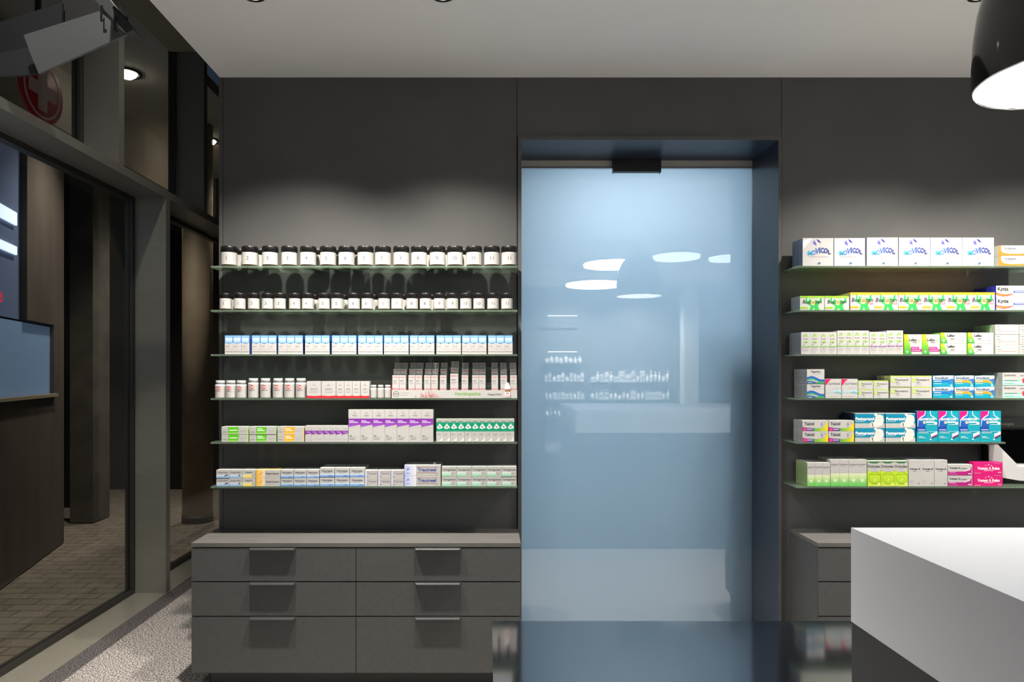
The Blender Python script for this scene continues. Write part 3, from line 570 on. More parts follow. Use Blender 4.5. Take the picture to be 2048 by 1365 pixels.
K['plain'] = [('r',.08,.72,.18,.86,(150,146,146)), ('r',.08,.46,.24,.51,(120,116,116)), ('r',.08,.27,.88,.31,(196,150,146)), ('r',.08,.12,.2,.16,(170,166,166))]
K['vap'] = [('t','Vaprino',.50,.76,.155,.82,(36,40,60),'c',.03), ('r',.3,.64,.92,.66,(170,170,180)), ('p',wave(10, lambda t:.22+.13*math.sin(t*5+.3), lambda t:.40+.12*math.sin(t*5+.3)),(30,90,180)), ('p',wave(10, lambda t:.18+.09*math.sin(t*5+.3), lambda t:.24+.13*math.sin(t*5+.3)),(60,166,90)), ('p',wave(10, lambda t:0, lambda t:.13+.06*math.sin(t*5+.9)),(46,90,140)), ('p',[(.4,0),(1,0),(1,.13),(.75,.16)],(60,150,90)), ('r',.06,.05,.3,.08,(220,230,240))]
K['elo'] = [('p',[(0,.99),(.38,.99),(.2,.86),(.08,.68),(0,.7)],(206,18,94)), ('t','ELOTRANS',.58,.70,.10,.74,(70,84,90),'c',.015), ('l',.45,.55,.92,2,(190,190,190)), ('p',wave(10, lambda t:.36-.12*t-.06*math.sin(t*6), lambda t:.43-.10*t-.08*math.sin(t*6)),(170,206,214)), ('p',[(.5,.24),(.75,.36),(1,.28),(1,.22),(.7,.28)],(110,180,190)), ('r',.1,.08,.8,.095,(190,186,186))]
K['peren'] = [('r',0,.92,1,1,(186,214,90)), ('a',.12,.60,.17,.05,(150,190,60)), ('r',.04,.42,.20,.78,(170,204,80)), ('r',.10,.52,.15,.66,(222,234,170)), ('t','Perenterol',.24,.55,.20,.68,(70,72,80),'l',.005), ('r',.25,.4,.42,.44,(110,112,118)), ('r',.25,.28,.5,.31,(180,180,184)), ('r',.12,.1,.5,.12,(190,190,190))]
def imod(c): return [('g',0,0,1,.62,(0,150,180),(20,170,190),3,'v'), ('p',[(0,.62),(0,1),(1,1),(1,.8),(.8,.66)],(214,232,238)), ('p',[(0,.95),(.4,1),(0,1)],(40,150,190)), ('r',.02,.38,.70,.60,c), ('p',[(.70,.38),(.70,.60),(.84,.46),(.9,.2),(.8,.3)],c), ('p',[(.72,.62),(.9,.5),(1,.2),(1,.7),(.9,.72)],(60,110,190)), ('t','Imodium',.42,.68,.25,.72,(28,44,100),'c',.03), ('r',.05,.46,.4,.52,(245,245,250)), ('r',.05,.25,.42,.30,(190,230,236)), ('c',.88,.12,.09,(206,226,240))]
K['imoA'] = imod((30,110,190)); K['imoB'] = imod((246,160,50))
K['dolo'] = [('r',0,.30,.62,.40,(140,214,190)), ('r',0,0,.62,.30,(180,226,208)), ('g',0,0,1,.3,(150,216,192),(200,232,220),3,'v'), ('t','Dolormin',.06,.72,.17,.46,(60,64,70),'l',.015), ('t','Extra',.60,.72,.11,.2,(110,110,110),'l'), ('r',.06,.35,.5,.39,(50,110,90)), ('c',.76,.36,.23,(206,28,44)), ('a',.76,.36,.13,.03,(235,120,120)), ('p',[(.85,.5),(1,.75),(1,.55),(.9,.4)],(90,190,150)), ('r',.06,.14,.4,.17,(120,170,150))]
K['talc'] = [('g',.0,0,.45,.36,(196,20,110),(60,70,150),4,'h'), ('g',.45,0,1,.34,(90,170,60),(236,210,20),5,'h'), ('p',[(.8,.3),(1,.9),(1,.3)],(240,214,20)), ('p',[(0,.42),(0,.9),(.9,.9),(.88,.5),(.8,.32),(.6,.26),(.4,.28),(.15,.32)],W_), ('a',.82,.60,.26,.03,(120,130,130)), ('p',[(.72,.52),(.78,.60),(.72,.72),(.75,.74),(.81,.60),(.74,.5)],(90,90,96)), ('c',.78,.62,.03,(90,90,96)), ('t','Talcid',.07,.56,.28,.42,(60,62,70),'l',.035), ('c',.09,.16,.11,(236,80,150)), ('r',.17,.14,.40,.20,(220,220,235))]
K['panto'] = [('r',0,.30,1,.97,(0,134,166)), ('p',[(.60,.02),(.52,.06),(.50,.28),(.56,.42),(.64,.36),(.66,.55),(.70,.78),(.64,.88),(.66,1),(.74,1),(.74,.9),(.84,.92),(.94,.82),(.97,.5),(.92,.2),(.8,.04)],(228,222,214)), ('p',[(.56,.4),(.56,.2),(.60,.02),(.62,.02),(.60,.3)],(110,110,110)), ('l',.74,.7,.9,3,(200,190,180)), ('t','Pantoprazol',.02,.52,.21,.62,(240,246,250),'l',.035), ('r',.02,.40,.08,.46,(150,210,224)), ('r',.10,.42,.30,.45,(220,236,240))]
MG = (214,10,126)
K['gavi'] = [('g',0,.34,.5,.95,(20,60,160),(30,130,190),4,'v'), ('p',[(.02,1),(.40,1),(.40,.90),(.30,.82),(.12,.78),(.04,.70)],MG), ('p',[(.40,1),(.36,.88),(.2,.82),(.06,.72),(.03,.5),(.05,.5),(.09,.70),(.22,.79),(.39,.86),(.43,1)],(220,235,245)), ('p',[(.66,1),(.68,.88),(.84,.80),(.98,.74),(.98,.72),(.82,.77),(.65,.86),(.62,1)],(220,235,245)), ('p',[(.5,.95),(.5,.34),(.42,.42),(.45,.7)],(0,168,180)), ('t','GAVISCON',.50,.70,.075,.74,(245,248,250),'c',.04,.2), ('c',.36,.63,.045,(240,230,210)), ('c',.36,.63,.022,(230,150,80)), ('r',.44,.615,.84,.665,(214,236,240)), ('c',.9,.60,.05,(236,214,228)), ('r',.5,.55,.84,.57,(180,230,236)), ('r',.05,.38,.4,.40,(230,245,246)), ('r',.08,.33,.96,.342,(180,232,236)), ('r',.08,.28,.55,.30,(200,238,240)), ('p',[(.66,.26),(.98,.34),(.98,.2),(.68,.12)],(226,214,226)), ('p',[(.7,.16),(.98,.25),(.98,.2),(.7,.11)],(120,30,90)), ('r',.08,.16,.3,.175,(210,240,242)), ('r',.08,.12,.42,.135,(210,240,242)), ('c',.66,.08,.03,(200,236,246))]
def laxo(): return [('g',0,0,1,.48,(96,196,84),(228,230,190),8,'v'), ('p',[(.5,.46),(.30,.27),(.30,.20),(.5,.14),(.72,.20),(.72,.27)],(224,230,210)), ('p',[(.5,.40),(.36,.26),(.38,.20),(.5,.17),(.66,.20),(.66,.26)],(190,220,90)), ('c',.52,.23,.035,(240,240,220)), ('t','Laxoberal',.5,.80,.055,.86,(96,92,94),'c',.005), ('r',.12,.755,.62,.765,(170,166,166)), ('r',.15,.05,.3,.06,(225,240,220))]
K['laxo'] = laxo()
K['dulc'] = [('g',0,.06,1,.60,(176,214,30),(196,226,50),4,'v'), ('p',[(0,.62),(0,.94),(1,.94),(1,.62),(.8,.58),(.5,.56),(.2,.58)],W_), ('p',[(0,1),(0,.97),(.3,.90),(.7,.90),(1,.97),(1,1)],(50,110,60)), ('r',0,.98,1,1,(222,224,214)), ('t','Dulcolax',.5,.74,.10,.92,(60,64,60),'c',.03), ('r',.34,.69,.66,.70,(140,140,136)), ('r',.1,.465,.9,.475,(120,160,40)), ('a',.55,.34,.24,.012,(140,180,40)), ('p',[(.46,.22),(.60,.30),(.64,.27),(.5,.19)],(236,240,200)), ('r',0,0,1,.06,(206,222,80)), ('c',.16,.1,.06,(206,226,90)), ('c',.85,.08,.07,(216,232,120))]
K['vomA'] = [('t','Vomex A',.5,.62,.085,.86,(48,48,54),'c',.03), ('r',.36,.56,.62,.575,(90,88,90)), ('l',.1,.22,.36,3,(196,190,186)), ('p',[(.74,.09),(.82,.13),(.88,.09)],(80,80,84)), ('r',.6,.93,.9,.94,(190,186,182)), ('r',.1,.85,.3,.86,(206,200,190))]
K['vomD'] = [('p',[(0,0),(0,.42),(.6,.42),(.85,.56),(.97,.78),(.97,0)],(176,20,120)), ('p',[(0,.40),(.6,.40),(.85,.55),(.93,.72),(.9,.5),(.7,.37),(0,.36)],(236,226,232)), ('t','Vomex A',.05,.60,.22,.45,(64,62,66),'l',.025), ('t','Dragees',.52,.60,.13,.26,(90,88,92),'l'), ('r',.05,.26,.32,.30,(232,190,216)), ('r',.05,.08,.4,.1,(232,190,216)), ('r',.83,.1,.94,.2,(236,210,228))]
K['vomR'] = [('t','Vomex A Reise',.52,.38,.24,.76,(248,232,240),'c',.04), ('r',.36,.27,.68,.31,(248,214,230)), ('p',[(.38,.70),(.42,.76),(.46,.72)],(248,232,240)), ('c',.52,.80,.05,(248,232,240)), ('p',[(.58,.70),(.61,.76),(.66,.70)],(248,232,240)), ('r',.7,.88,.96,.91,(240,150,190)), ('r',.03,.06,.26,.09,(240,190,214)), ('a',.86,.14,.06,.02,(248,232,240)), ('a',.92,.14,.06,.02,(248,232,240))]

_mesh = {}
def product(key, wpx, hpx, dep, ops, base=W_, side=None, top=None, df=None):
    kk = (key, round(wpx,1), round(hpx,1), dep)
    if kk not in _mesh:
        d_ = df or DF
        mb = printed(wpx*d_/F*0.985, hpx*d_/F-0.0006, dep, ops, base, side, top); o = mb.build('medicine_carton'); _mesh[kk] = o; return o, True
    o = _mesh[kk].copy(); C.objects.link(o); return o, False
def carton(key, xc, wpx, hpx, z, label, group, dep=0.12, ops=None, base=W_, side=None, top=None, layers=1, cat='medicine carton', dy=None, behind_label=None):
    """carton with its front face near the shelf edge; layers > 1 puts more of the same behind it"""
    ops = K[key] if ops is None else ops
    d_ = dep/layers; r = None
    for k in range(layers):
        o, _ = product(key, wpx, hpx, round(d_-0.001, 4), ops, base, side, top)
        jy = random.uniform(0, 0.002) if dy is None else dy
        y = DF+jy+k*d_; o.location = (PX(xc, DF), y, z+0.0004)
        lb = label if k == 0 else (behind_label or '%s row behind, %s' % (ORD[k], label))
        tag(o, lb, cat, group); r = r or o
    return r
def row(key, xs_, hpx, si, desc, group, tiers=1, **kw):
    n_ = len(xs_)
    for t in range(tiers):
        for i, (a, b) in enumerate(xs_):
            wv = min(q-p for p, q in xs_) if kw.get('same', True) else b-a
            pos = '' if n_ == 1 else (', %s from left' % ORD[i] if n_ > 2 else (', left of pair' if i == 0 else ', right of pair'))
            st = '' if tiers == 1 else (', lower' if t == 0 else ', upper')
            kk = {q: v for q, v in kw.items() if q != 'same'}
            h_m = hpx*DF/F
            kk2 = dict(kk)
            if i > 0 or (kw.get('layers', 1) > 1 and kw.get('lone')): kk2['layers'] = 1
            kk2.pop('lone', None); carton(key, (a+b)/2, wv, hpx, SZ[si]+t*(h_m+0.0002), desc+pos+st, group, **kk2)
def spans(x0, x1, n_): s = (x1-x0)/n_; return [(x0+i*s, x0+(i+1)*s) for i in range(n_)]

# ---- jars
AMBER = mat((52,26,20), 0.12, spec=0.7, name='amber_glass'); LABEL = mat((168,166,163), 0.6, name='label_paper')
LIDM = mat((18,17,17), 0.32, name='black_lid_plastic')
_jar = {}
def jar(num, xpx, si, diam, H, label, group, back=0.0, rot=0.0):
    r = diam/2; key = (num, diam)
    if key not in _jar:
        e = empty('glass_jar'); m = MB()
        m.lathe([(r*.9,0),(r*.97,0.003),(r*.97,H*.66),(r*.9,H*.72),(r*.82,H*.74),(r*.82,H*.78)], AMBER, 28); m.build('jar_body', e)
        m = MB(); lh = H*.74
        m.lathe([(r*.95,H*.71),(r*1.0,H*.715),(r*1.0,H*.97),(r*.95,H),(0.001,H)], LIDM, 28)
        for i in range(28):
            a = 2*math.pi*i/28; m.box(r*math.cos(a)-0.0006, r*math.cos(a)+0.0006, r*math.sin(a)-0.0006, r*math.sin(a)+0.0006, H*.74, H*.95, LIDM)
        m.build('lid', e)
        m = MB(); m.lathe([(r*.985,H*.09),(r*.985,H*.69)], LABEL, 28, a0=-205, a1=25, cap=False)
        ink = mat((50,50,56), 0.6); R_ = r*.992
        m.text(str(num), ink, 0, H*.30, 0, H*.19, r*.9, 'c', 0.005, wrap=R_)
        m.text('APOTHEKE AM', mat((120,116,112), 0.6), 0, H*.54, 0, H*.035, r*1.3, 'c', 0, wrap=R_)
        for i in range(5): m.text('I', ink, r*.86, H*(.20+i*.08), 0, H*.05, r*.1, 'c', 0.02, wrap=R_)
        m.text('__________', mat((170,166,160), 0.6), 0, H*.19, 0, H*.03, r*.8, 'c', 0, wrap=R_)
        m.build('paper_label', e); _jar[key] = e; o = e
    else: o = copy_tree(_jar[key])
    o.location = (PX(xpx, DF+r+back), DF+r+0.002+back, SZ[si]+0.0004); o.rotation_euler.z = rot; tag(o, label, 'jar', group)
BN = [1,2,3,3,4,5,6,7,7,7,8,9,10,11,11,11]
BX = [458,499.6,540.3,578.8,616.3,656.2,693,730.8,765.7,802.5,837.9,874.9,910,948,983.6,1018.3]
def which(seq, i):
    s = [k for k, v in enumerate(seq) if v == seq[i]]; n_ = len(s); j = s.index(i)
    return '' if n_ == 1 else ([', left of two', ', right of two'][j] if n_ == 2 else [', left of three', ', middle of three', ', right of three'][j])
for i, x in enumerate(BX): jar(BN[i], x, 0, 0.0785, 0.1005, 'large black-lidded jar labelled %d on the top shelf%s' % (BN[i], which(BN, i)), 'large jars on the top left shelf', rot=0.05*math.sin(i*2.3))
for x, a, nn in ((478,'1 and 2',1),(519,'2 and 3',2),(636,'4 and 5',4),(675.5,'5 and 6',5),(712,'6 and 7',6),(853,'8 and 9',8),(891,'9 and 10',9),(928,'10 and 11',10)):
    jar(nn, 975+(x-975)*0.995, 0, 0.076, 0.1005, 'large jar in the back row behind jars %s, top shelf' % a, 'large jars on the top left shelf', back=0.082, rot=-0.3)
SN = [1,1,2,3,3,4,4,5,5,6,6,7,7,8,8,9,9,10,10,11,11]
SX_ = [451,479.4,507.4,535.3,559.7,589.8,615.3,648.2,674.3,708,734.6,768,794,824.3,851,879,905,931.7,958,986,1014]
for i, x in enumerate(SX_): jar(SN[i], x, 1, 0.0578, 0.0835, 'small black-lidded jar labelled %d on the second shelf%s' % (SN[i], which(SN, i)), 'small jars on the second left shelf', rot=0.06*math.sin(i*1.7))
for x, nn in ((465.5,1),(624,4),(684,5),(744,6),(803,7),(861,8),(891.5,9)):
    jar(nn, 975+(x-975)*0.99, 1, 0.0560, 0.0835, 'small jar in the back row near jar %d, second shelf' % nn, 'small jars on the second left shelf', back=0.062, rot=-0.3)

# ---- blue-topped cartons, third left shelf
starts = [449.5,503.8,556.5,610,663.6,716.2,768,819.6,872.7,923.9,976]
for gi, s in enumerate(starts):
    for j in range(3):
        carton('dhu%d' % (gi+1), s+8.2+16.4*j, 16.4, 38, SZ[2], 'white carton with blue hexagon top numbered %d, %s of its three' % (gi+1, ['left','middle','right'][j]), 'blue-topped cartons on the third left shelf', dep=0.045, ops=K['dhu']['ops'](gi+1), side=K['dhu']['side'])
# ---- fourth left shelf: white bottles
PLW = mat((178,177,176), 0.35, name='white_plastic'); RED = mat((190,40,60), 0.5)
_bt = {}
def bottle(xpx, wpx, hpx, label, group, kind='b'):
    d_ = wpx*DF/F; r = d_/2; H = hpx*DF/F; key = (wpx, hpx)
    if key not in _bt:
        e = empty('pill_bottle'); m = MB()
        m.lathe([(r*.93,0),(r,0.002),(r,H*.72),(r*.93,H*.77),(r*.72,H*.80),(r*.72,H*.83)], PLW, 24); m.build('bottle_body', e)
        m = MB(); m.lathe([(r*.84,H*.825),(r*.86,H*.83),(r*.86,H*.985),(r*.80,H),(0.001,H)], PLW, 24); m.build('cap', e)
        if kind == 'b':
            m = MB(); R_ = r*1.004
            m.lathe([(R_,H*.04),(R_,H*.70)], LABEL, 24, a0=-190, a1=10, cap=False); R_ = r*1.012
            n_ = 14; cz = H*.56; cr = H*.11; V = [(0,cz)]+[(cr*math.cos(2*math.pi*i/n_), cz+cr*math.sin(2*math.pi*i/n_)) for i in range(n_)]
            m.add([(R_*math.sin(a/R_), -R_*math.cos(a/R_), b) for a, b in V], [(0, i+1, (i+1) % n_+1) for i in range(n_)], RED)
            R2 = r*1.02; c_ = H*.02; q = H*.065
            for (a0, a1, b0, b1) in ((-c_,c_,-q,q),(-q,-c_,-c_,c_),(c_,q,-c_,c_)):
                m.add([(R2*math.sin(a/R2), -R2*math.cos(a/R2), cz+b) for a, b in ((a0,b0),(a1,b0),(a1,b1),(a0,b1))], [(0,1,2,3)], LABEL)
            m.text('BASE 8' if hpx > 36 else 'BASIC 1', mat((70,60,64), 0.6), 0, H*.36, 0, H*.075, r*1.2, 'c', 0.005, wrap=R_)
            m.text('_______', mat((180,176,172), 0.6), 0, H*.27, 0, H*.05, r*1.2, 'c', 0, wrap=R_)
            m.text('_______', mat((180,176,172), 0.6), 0, H*.20, 0, H*.05, r*1.2, 'c', 0, wrap=R_)
            m.build('paper_label', e)
        else:
            m = MB(); R_ = r*1.006; m.lathe([(R_,H*.06),(R_,H*.66)], LABEL, 20, a0=-190, a1=10, cap=False)
            m.text('____', mat((150,146,142), 0.6), 0, H*.5, 0, H*.06, r*1.1, 'c', 0, wrap=r*1.015); m.text('_____', mat((190,186,182), 0.6), 0, H*.4, 0, H*.06, r*1.1, 'c', 0, wrap=r*1.015)
            m.build('paper_label', e)
        _bt[key] = e; o = e
    else: o = copy_tree(_bt[key])
    o.location = (PX(xpx, DF+r), DF+r+0.002, SZ[3]+0.0004); tag(o, label, 'bottle', group)
for i, x in enumerate((440.5,461.6,482.6)): bottle(x, 20.6, 35, 'short white pill bottle with red cross label, %s of three' % ['left','middle','right'][i], 'white pill bottles on the fourth left shelf')
for i, x in enumerate((506.7,531,556,579,602)): bottle(x, 21, 39.5, 'taller white pill bottle with red cross label, %s from left' % ORD[i], 'white pill bottles on the fourth left shelf')
for i, x in enumerate((747.2,761.4,775.4)): bottle(x, 13, 26, 'tiny plain white bottle beside the tiered display, %s of three' % ['left','middle','right'][i], 'tiny white bottles on the fourth left shelf', 'v')
for i, (a, b) in enumerate(((613.3,642.2),(642.8,671.8))): carton('redw', (a+b)/2, 28.9, 34, SZ[3], 'wide white carton with red base stripe, %s' % ['left of pair','right of pair'][i], 'red-striped cartons on the fourth left shelf', dep=0.05, ops=k_redbase(1))
for i, (a, b) in enumerate(((672.3,688.3),(688.5,704.3),(704.6,720.4),(721.2,738.6))): carton('reds', (a+b)/2, 15.8 if i < 3 else 17.4, 34, SZ[3], 'narrow white carton with red base stripe, %s from left' % ORD[i], 'red-striped cartons on the fourth left shelf', dep=0.05, ops=k_redbase(0))
# ---- tiered display
dxa, dxb = PX(783.4, DF), PX(1034.4, DF); yb0 = DF+0.002
ds = empty('tiered_display', ((dxa+dxb)/2, yb0, SZ[3]+0.0004)); hwd = (dxb-dxa)/2; tag(ds, 'stepped acrylic display with a white printed front and rows of cartons', 'display stand')
fh = PZ(779.5, DF)-PZ(795.5, DF); ACR = thin_glass('clear_acrylic', (0.93,0.93,0.93,1), 1.45, 0.02, 0.08, (220,220,220))
m = printed(2*hwd, fh, 0.003, [('a',.035,.5,.38,.06,(110,108,108)), ('t','DHU',.035,.40,.24,.035,(90,88,88),'c',.01), ('r',.07,.62,.135,.68,(180,176,174)), ('r',.07,.36,.12,.42,(180,176,174)), ('t','Hom\u00f6opathie',.505,.36,.42,.25,(112,176,52),'l',.012), ('t','Original DHU',.765,.36,.22,.118,(90,88,92),'l',.01)]+[('r',.165+.0115*i,.10+.13*j,.172+.0115*i,.185+.13*j,random.choice(((186,30,50),(206,80,96),(214,140,150)))) for i in range(24) for j in range(6) if random.random() < 1.15-0.16*j-abs(i-11)/11])
m.build('printed_front', ds)
m = MB(); st = [(0.004,0.0),(0.044,0.031),(0.084,0.062)]; BM = mat((226,224,220), 0.5)
base_h = fh-0.001
for i, (yy, zz) in enumerate(st): m.box(-hwd+0.002, hwd-0.002, yy, yy+0.039, 0.0005 if i == 0 else 0.0005, base_h*0.98+zz if i == 0 else base_h*0.98+zz, ACR)
m.build('steps', ds)
for s in (-1, 1):
    m = MB(); m.prism([(0.003,0),(0.124,0),(0.124,0.145),(0.118,0.145),(0.003,0.055)], s*hwd-0.001, s*hwd+0.001, 'x', ACR if s > 0 else mat((190,50,64), 0.5)); m.build('end_panel', ds)
for z_ in (base_h+0.020, base_h+0.033): 
    m = MB(); m.box(-hwd, hwd, 0.040, 0.0415, z_, z_+0.003, ACR); m.build('rail', ds)
m = MB(); m.box(-hwd, hwd, 0.1245, 0.127, 0.12, 0.152, ACR); m.build('back_rail', ds)
# bottle cut-out on the front
m = MB(); bx = PX(1014.8, DF)-(dxa+dxb)/2; W2 = mat((235,232,228), 0.4); 
m.box(bx-0.013, bx+0.013, -0.004, -0.001, 0.004, 0.030, W2); m.box(bx-0.013, bx+0.013, -0.0045, -0.001, 0.008, 0.014, mat((214,150,158), 0.5)); m.box(bx-0.008, bx+0.008, -0.0045, -0.001, 0.020, 0.026, mat((170,120,110), 0.5)); m.box(bx-0.011, bx+0.011, -0.004, -0.001, 0.030, 0.044, mat((150,104,74), 0.4))
m.prism([(bx-0.014,0.044),(bx+0.014,0.044),(bx+0.012,0.060),(bx+0.006,0.075),(bx-0.006,0.077),(bx-0.012,0.060)], -0.004, -0.001, 'y', mat((226,226,226), 0.4)); m.build('bottle_cutout', ds)
fx = [(387,468),(470,550),(580,662),(664,745),(768,852),(856,935),(960,1042),(1085,1185),(1223,1303),(1350,1430),(1432,1513),(1583,1665),(1692,1773),(1810,1890)]
for t in range(3):
    for i, (a, b) in enumerate(fx):
        xc = 720+(a+b)/2/6.0235; wide = i == 7; wpx = 16.2 if wide else 13.3; hpx = 33.5 if wide else 30.5
        o, _ = product('hom', wpx, hpx, 0.034, K['hom']); d_ = DF+0.0065+0.040*t
        o.location = (PX(xc, DF), d_, SZ[3]+0.0004+base_h*0.98+0.0004+st[t][1])
        tag(o, '%s row carton on the tiered display, %s from left' % (['front','middle','back'][t], ORD[i]), 'medicine carton', 'small red-printed cartons on the tiered display')
# ---- fifth left shelf
LG = (110,214,30)
for i, (a, b, c, t1, t2, c2, nm) in enumerate(((442.3,496.3,(86,196,20),0,0,(190,226,150),'pale'),(498.8,552,(86,196,20),1,0,(190,226,150),'deep'),(554.4,608.4,(246,172,20),1,0,(250,214,140),'orange'))):
    for t in range(2): carton('flat%d' % i, (a+b)/2, 53.6, 15.2, SZ[4]+t*(15.2*DF/F+0.0002), 'flat white carton with %s panel, %s of stack%s' % ('orange' if i == 2 else 'green', ['bottom','top'][t], ['', ' beside the orange ones','' ][i] if i else ' at shelf end'), 'flat cartons on the fifth left shelf', dep=0.06, ops=flat_w(c, t1, c2), side=c2)
row('purS', spans(610.2, 696, 7), 32.3, 4, 'small white carton with purple band', 'small purple-banded cartons on the fifth left shelf', dep=0.04)
row('purL', spans(696.6, 866.6, 7), 65, 4, 'tall white carton with purple band', 'tall purple-banded cartons on the fifth left shelf', dep=0.06)
row('grn', spans(872.3, 1028.6, 11), 46, 4, 'white carton with green band and eye picture', 'green-banded cartons on the fifth left shelf', dep=0.05)
# ---- bottom left shelf
for t in range(2):
    row('angin', [(432.4,458.3)], 16.3, 5, 'small pale blue carton with dark swoosh at shelf end, %s' % ['lower','upper'][t], 'small cartons on the bottom left shelf', dep=0.085) if t == 0 else carton('angin', 445.4, 25.9, 16.3, SZ[5]+16.3*DF/F+0.0002, 'small pale blue carton with dark swoosh at shelf end, upper', 'small cartons on the bottom left shelf', dep=0.085)
row('gripp', [(458.8,484.2)], 16.3, 5, 'small pale blue carton with blue dot', 'small cartons on the bottom left shelf', tiers=2, dep=0.085)
row('engy', [(484.6,511.2)], 16.3, 5, 'small carton with yellow corner', 'small cartons on the bottom left shelf', tiers=2, dep=0.085)
row('euph', [(511.8,560.6)], 16.3, 5, 'long carton with orange flower print', 'small cartons on the bottom left shelf', tiers=2, dep=0.085, top=(240,206,140))
row('neur', [(561,586.8),(587.2,612.6),(613,638.8)], 16.3, 5, 'small white carton fading to blue', 'blue-fading cartons on the bottom left shelf', tiers=2, dep=0.10)
row('neur', [(639.6,669.2),(669.6,699.2),(699.8,729.2)], 18.3, 5, 'larger white carton fading to blue', 'blue-fading cartons on the bottom left shelf', tiers=2, dep=0.13)
row('trau', [(729.6,755.2),(755.8,781.4),(781.9,807.5)], 15.8, 5, 'small lilac-edged carton with dark bird mark', 'lilac-edged cartons on the bottom left shelf', tiers=2, dep=0.11)
row('trauL', [(808.2,882)], 21, 5, 'long lilac-edged carton with blue lettering and red lines', 'lilac-edged cartons on the bottom left shelf', tiers=2, dep=0.13)
row('verti', spans(883.4, 1033.2, 5), 19.5, 5, 'white carton with pale green corner', 'pale green cornered cartons on the bottom left shelf', tiers=2, dep=0.07)
# ---- right shelves
gr = 'cartons on the top right shelf'
row('movA', [(1605,1667.5),(1668,1731)], 56, 0, 'square white carton, blue lettering, single text line', gr, dep=0.113, layers=3, side=(150,164,190))
row('movB', [(1733.4,1796.4),(1797.8,1860.8),(1861.6,1924.6),(1925.6,1988.6)], 57, 0, 'square white carton, blue lettering, three text lines', gr, dep=0.113, layers=3, side=(206,210,218))
row('volt', [(1996.5,2072)], 20.5, 0, 'flat orange-edged carton at the picture edge', gr, tiers=2, dep=0.10)
gr = 'cartons on the second right shelf'
row('busc', [(1600,1649),(1649.6,1698.6)], 28.3, 1, 'lime-topped carton with green figure', gr, dep=0.10, layers=3, side=(206,208,210), top=(170,206,90))
row('buscp', spans(1700.6, 1990, 6), 35.3, 1, 'orange-topped carton with green figure', gr, dep=0.15, layers=5, side=(224,206,190), top=(240,190,110))
row('kytta', [(1992.3,2068)], 24.4, 1, 'flat blue-sided carton with red swoosh at the picture edge', gr, tiers=2, dep=0.155, side=(20,40,160), top=(20,40,160))
gr = 'cartons on the third right shelf'
row('ibg', spans(1602.3, 1674, 4), 44.5, 2, 'shorter leaf-print carton with green bar', gr, dep=0.13, layers=4, side=(170,174,178))
row('ibg', spans(1674.6, 1738.2, 4), 47.5, 2, 'taller leaf-print carton with green bar', gr, dep=0.14, layers=2, side=(200,202,196), top=(200,214,150))
row('ibp', spans(1738.8, 1773.4, 2), 45, 2, 'shorter leaf-print carton with purple bar', gr, dep=0.05)
row('ibp', spans(1773.8, 1806.4, 2), 47.7, 2, 'taller leaf-print carton with purple bar', gr, dep=0.10, layers=2, top=(214,170,200))
row('lefi', [(1807.8,1844.4),(1844.8,1880.6)], 40, 2, 'upright yellow-green edged carton with magenta tag', gr, dep=0.06, side=(216,222,40))
row('lefx', [(1881.2,1933.4),(1934,1989.6)], 21.7, 2, 'flat green-cornered carton with grey lettering', gr, tiers=2, dep=0.07, side=(110,190,60), top=(100,190,80))
row('plain', [(1990.6,2038.4),(2039,2086.8)], 19.8, 2, 'plain white flat carton with faint red print', gr, tiers=2, dep=0.155, layers=5, side=(196,194,184))
for i, (a, b) in enumerate([(1990.6,2038.4),(2039,2086.8)]): carton('plain', (a+b)/2, 47.8, 19.8, SZ[2]+2*(19.8*DF/F+0.0002), 'plain white flat carton on top of its pile, %s pile' % ['left','right'][i], gr, dep=0.155, layers=5, side=(196,194,184))
gr = 'cartons on the fourth right shelf'
row('vap', [(1613.8,1649)], 29, 3, 'white carton with blue and green waves', gr, tiers=2, dep=0.14, layers=3, side=(190,194,198))
row('elo', [(1650.4,1683.2),(1683.8,1716)], 38.6, 3, 'upright white carton with magenta corner', gr, dep=0.05)
row('peren', [(1716.6,1746.6),(1747.2,1777.4)], 17.5, 3, 'smaller white carton with lime logo', gr, tiers=2, dep=0.07, top=(200,220,120), side=(214,214,200))
row('peren', [(1780.6,1822),(1822.8,1864.2)], 22.4, 3, 'larger white carton with lime logo', gr, tiers=2, dep=0.12, top=(200,220,120), side=(210,206,196))
row('imoA', [(1865.8,1907.8)], 22.6, 3, 'turquoise carton with blue stripe', gr, tiers=2, dep=0.08, side=(20,90,140), top=(20,150,180))
row('imoB', [(1908.6,1948.8),(1949.4,1989)], 22.6, 3, 'turquoise carton with orange stripe', gr, tiers=2, dep=0.08, side=(20,110,150), top=(20,150,180))
row('dolo', [(2005,2065)], 25.6, 3, 'mint carton with round red mark at the picture edge', gr, tiers=2, dep=0.14, layers=4, side=(200,204,196))
gr = 'cartons on the fifth right shelf'
row('talc', [(1605,1656.6),(1657.2,1708.8)], 21.5, 4, 'flat white carton with yellow and magenta base', gr, tiers=2, dep=0.10, layers=5, side=(190,190,190))
row('panto', [(1709.8,1770.4),(1771,1831.8)], 28.6, 4, 'petrol blue carton with stomach drawing', gr, tiers=2, dep=0.13, layers=3, side=(40,60,90), top=(214,220,222))
row('gavi', spans(1833.4, 2002.8, 4), 61.8, 4, 'tall turquoise carton with magenta corner', gr, dep=0.10, layers=3, base=(0,158,176), side=(20,80,130))
gr = 'cartons on the bottom right shelf'
row('laxo', spans(1614.8, 1660.2, 3), 47, 5, 'shorter white carton fading to green with drop', gr, dep=0.125, layers=4, side=(150,176,120))
row('laxo', spans(1661, 1734, 4), 53.3, 5, 'taller white carton fading to green with drop', gr, dep=0.13, layers=3, side=(206,206,196))
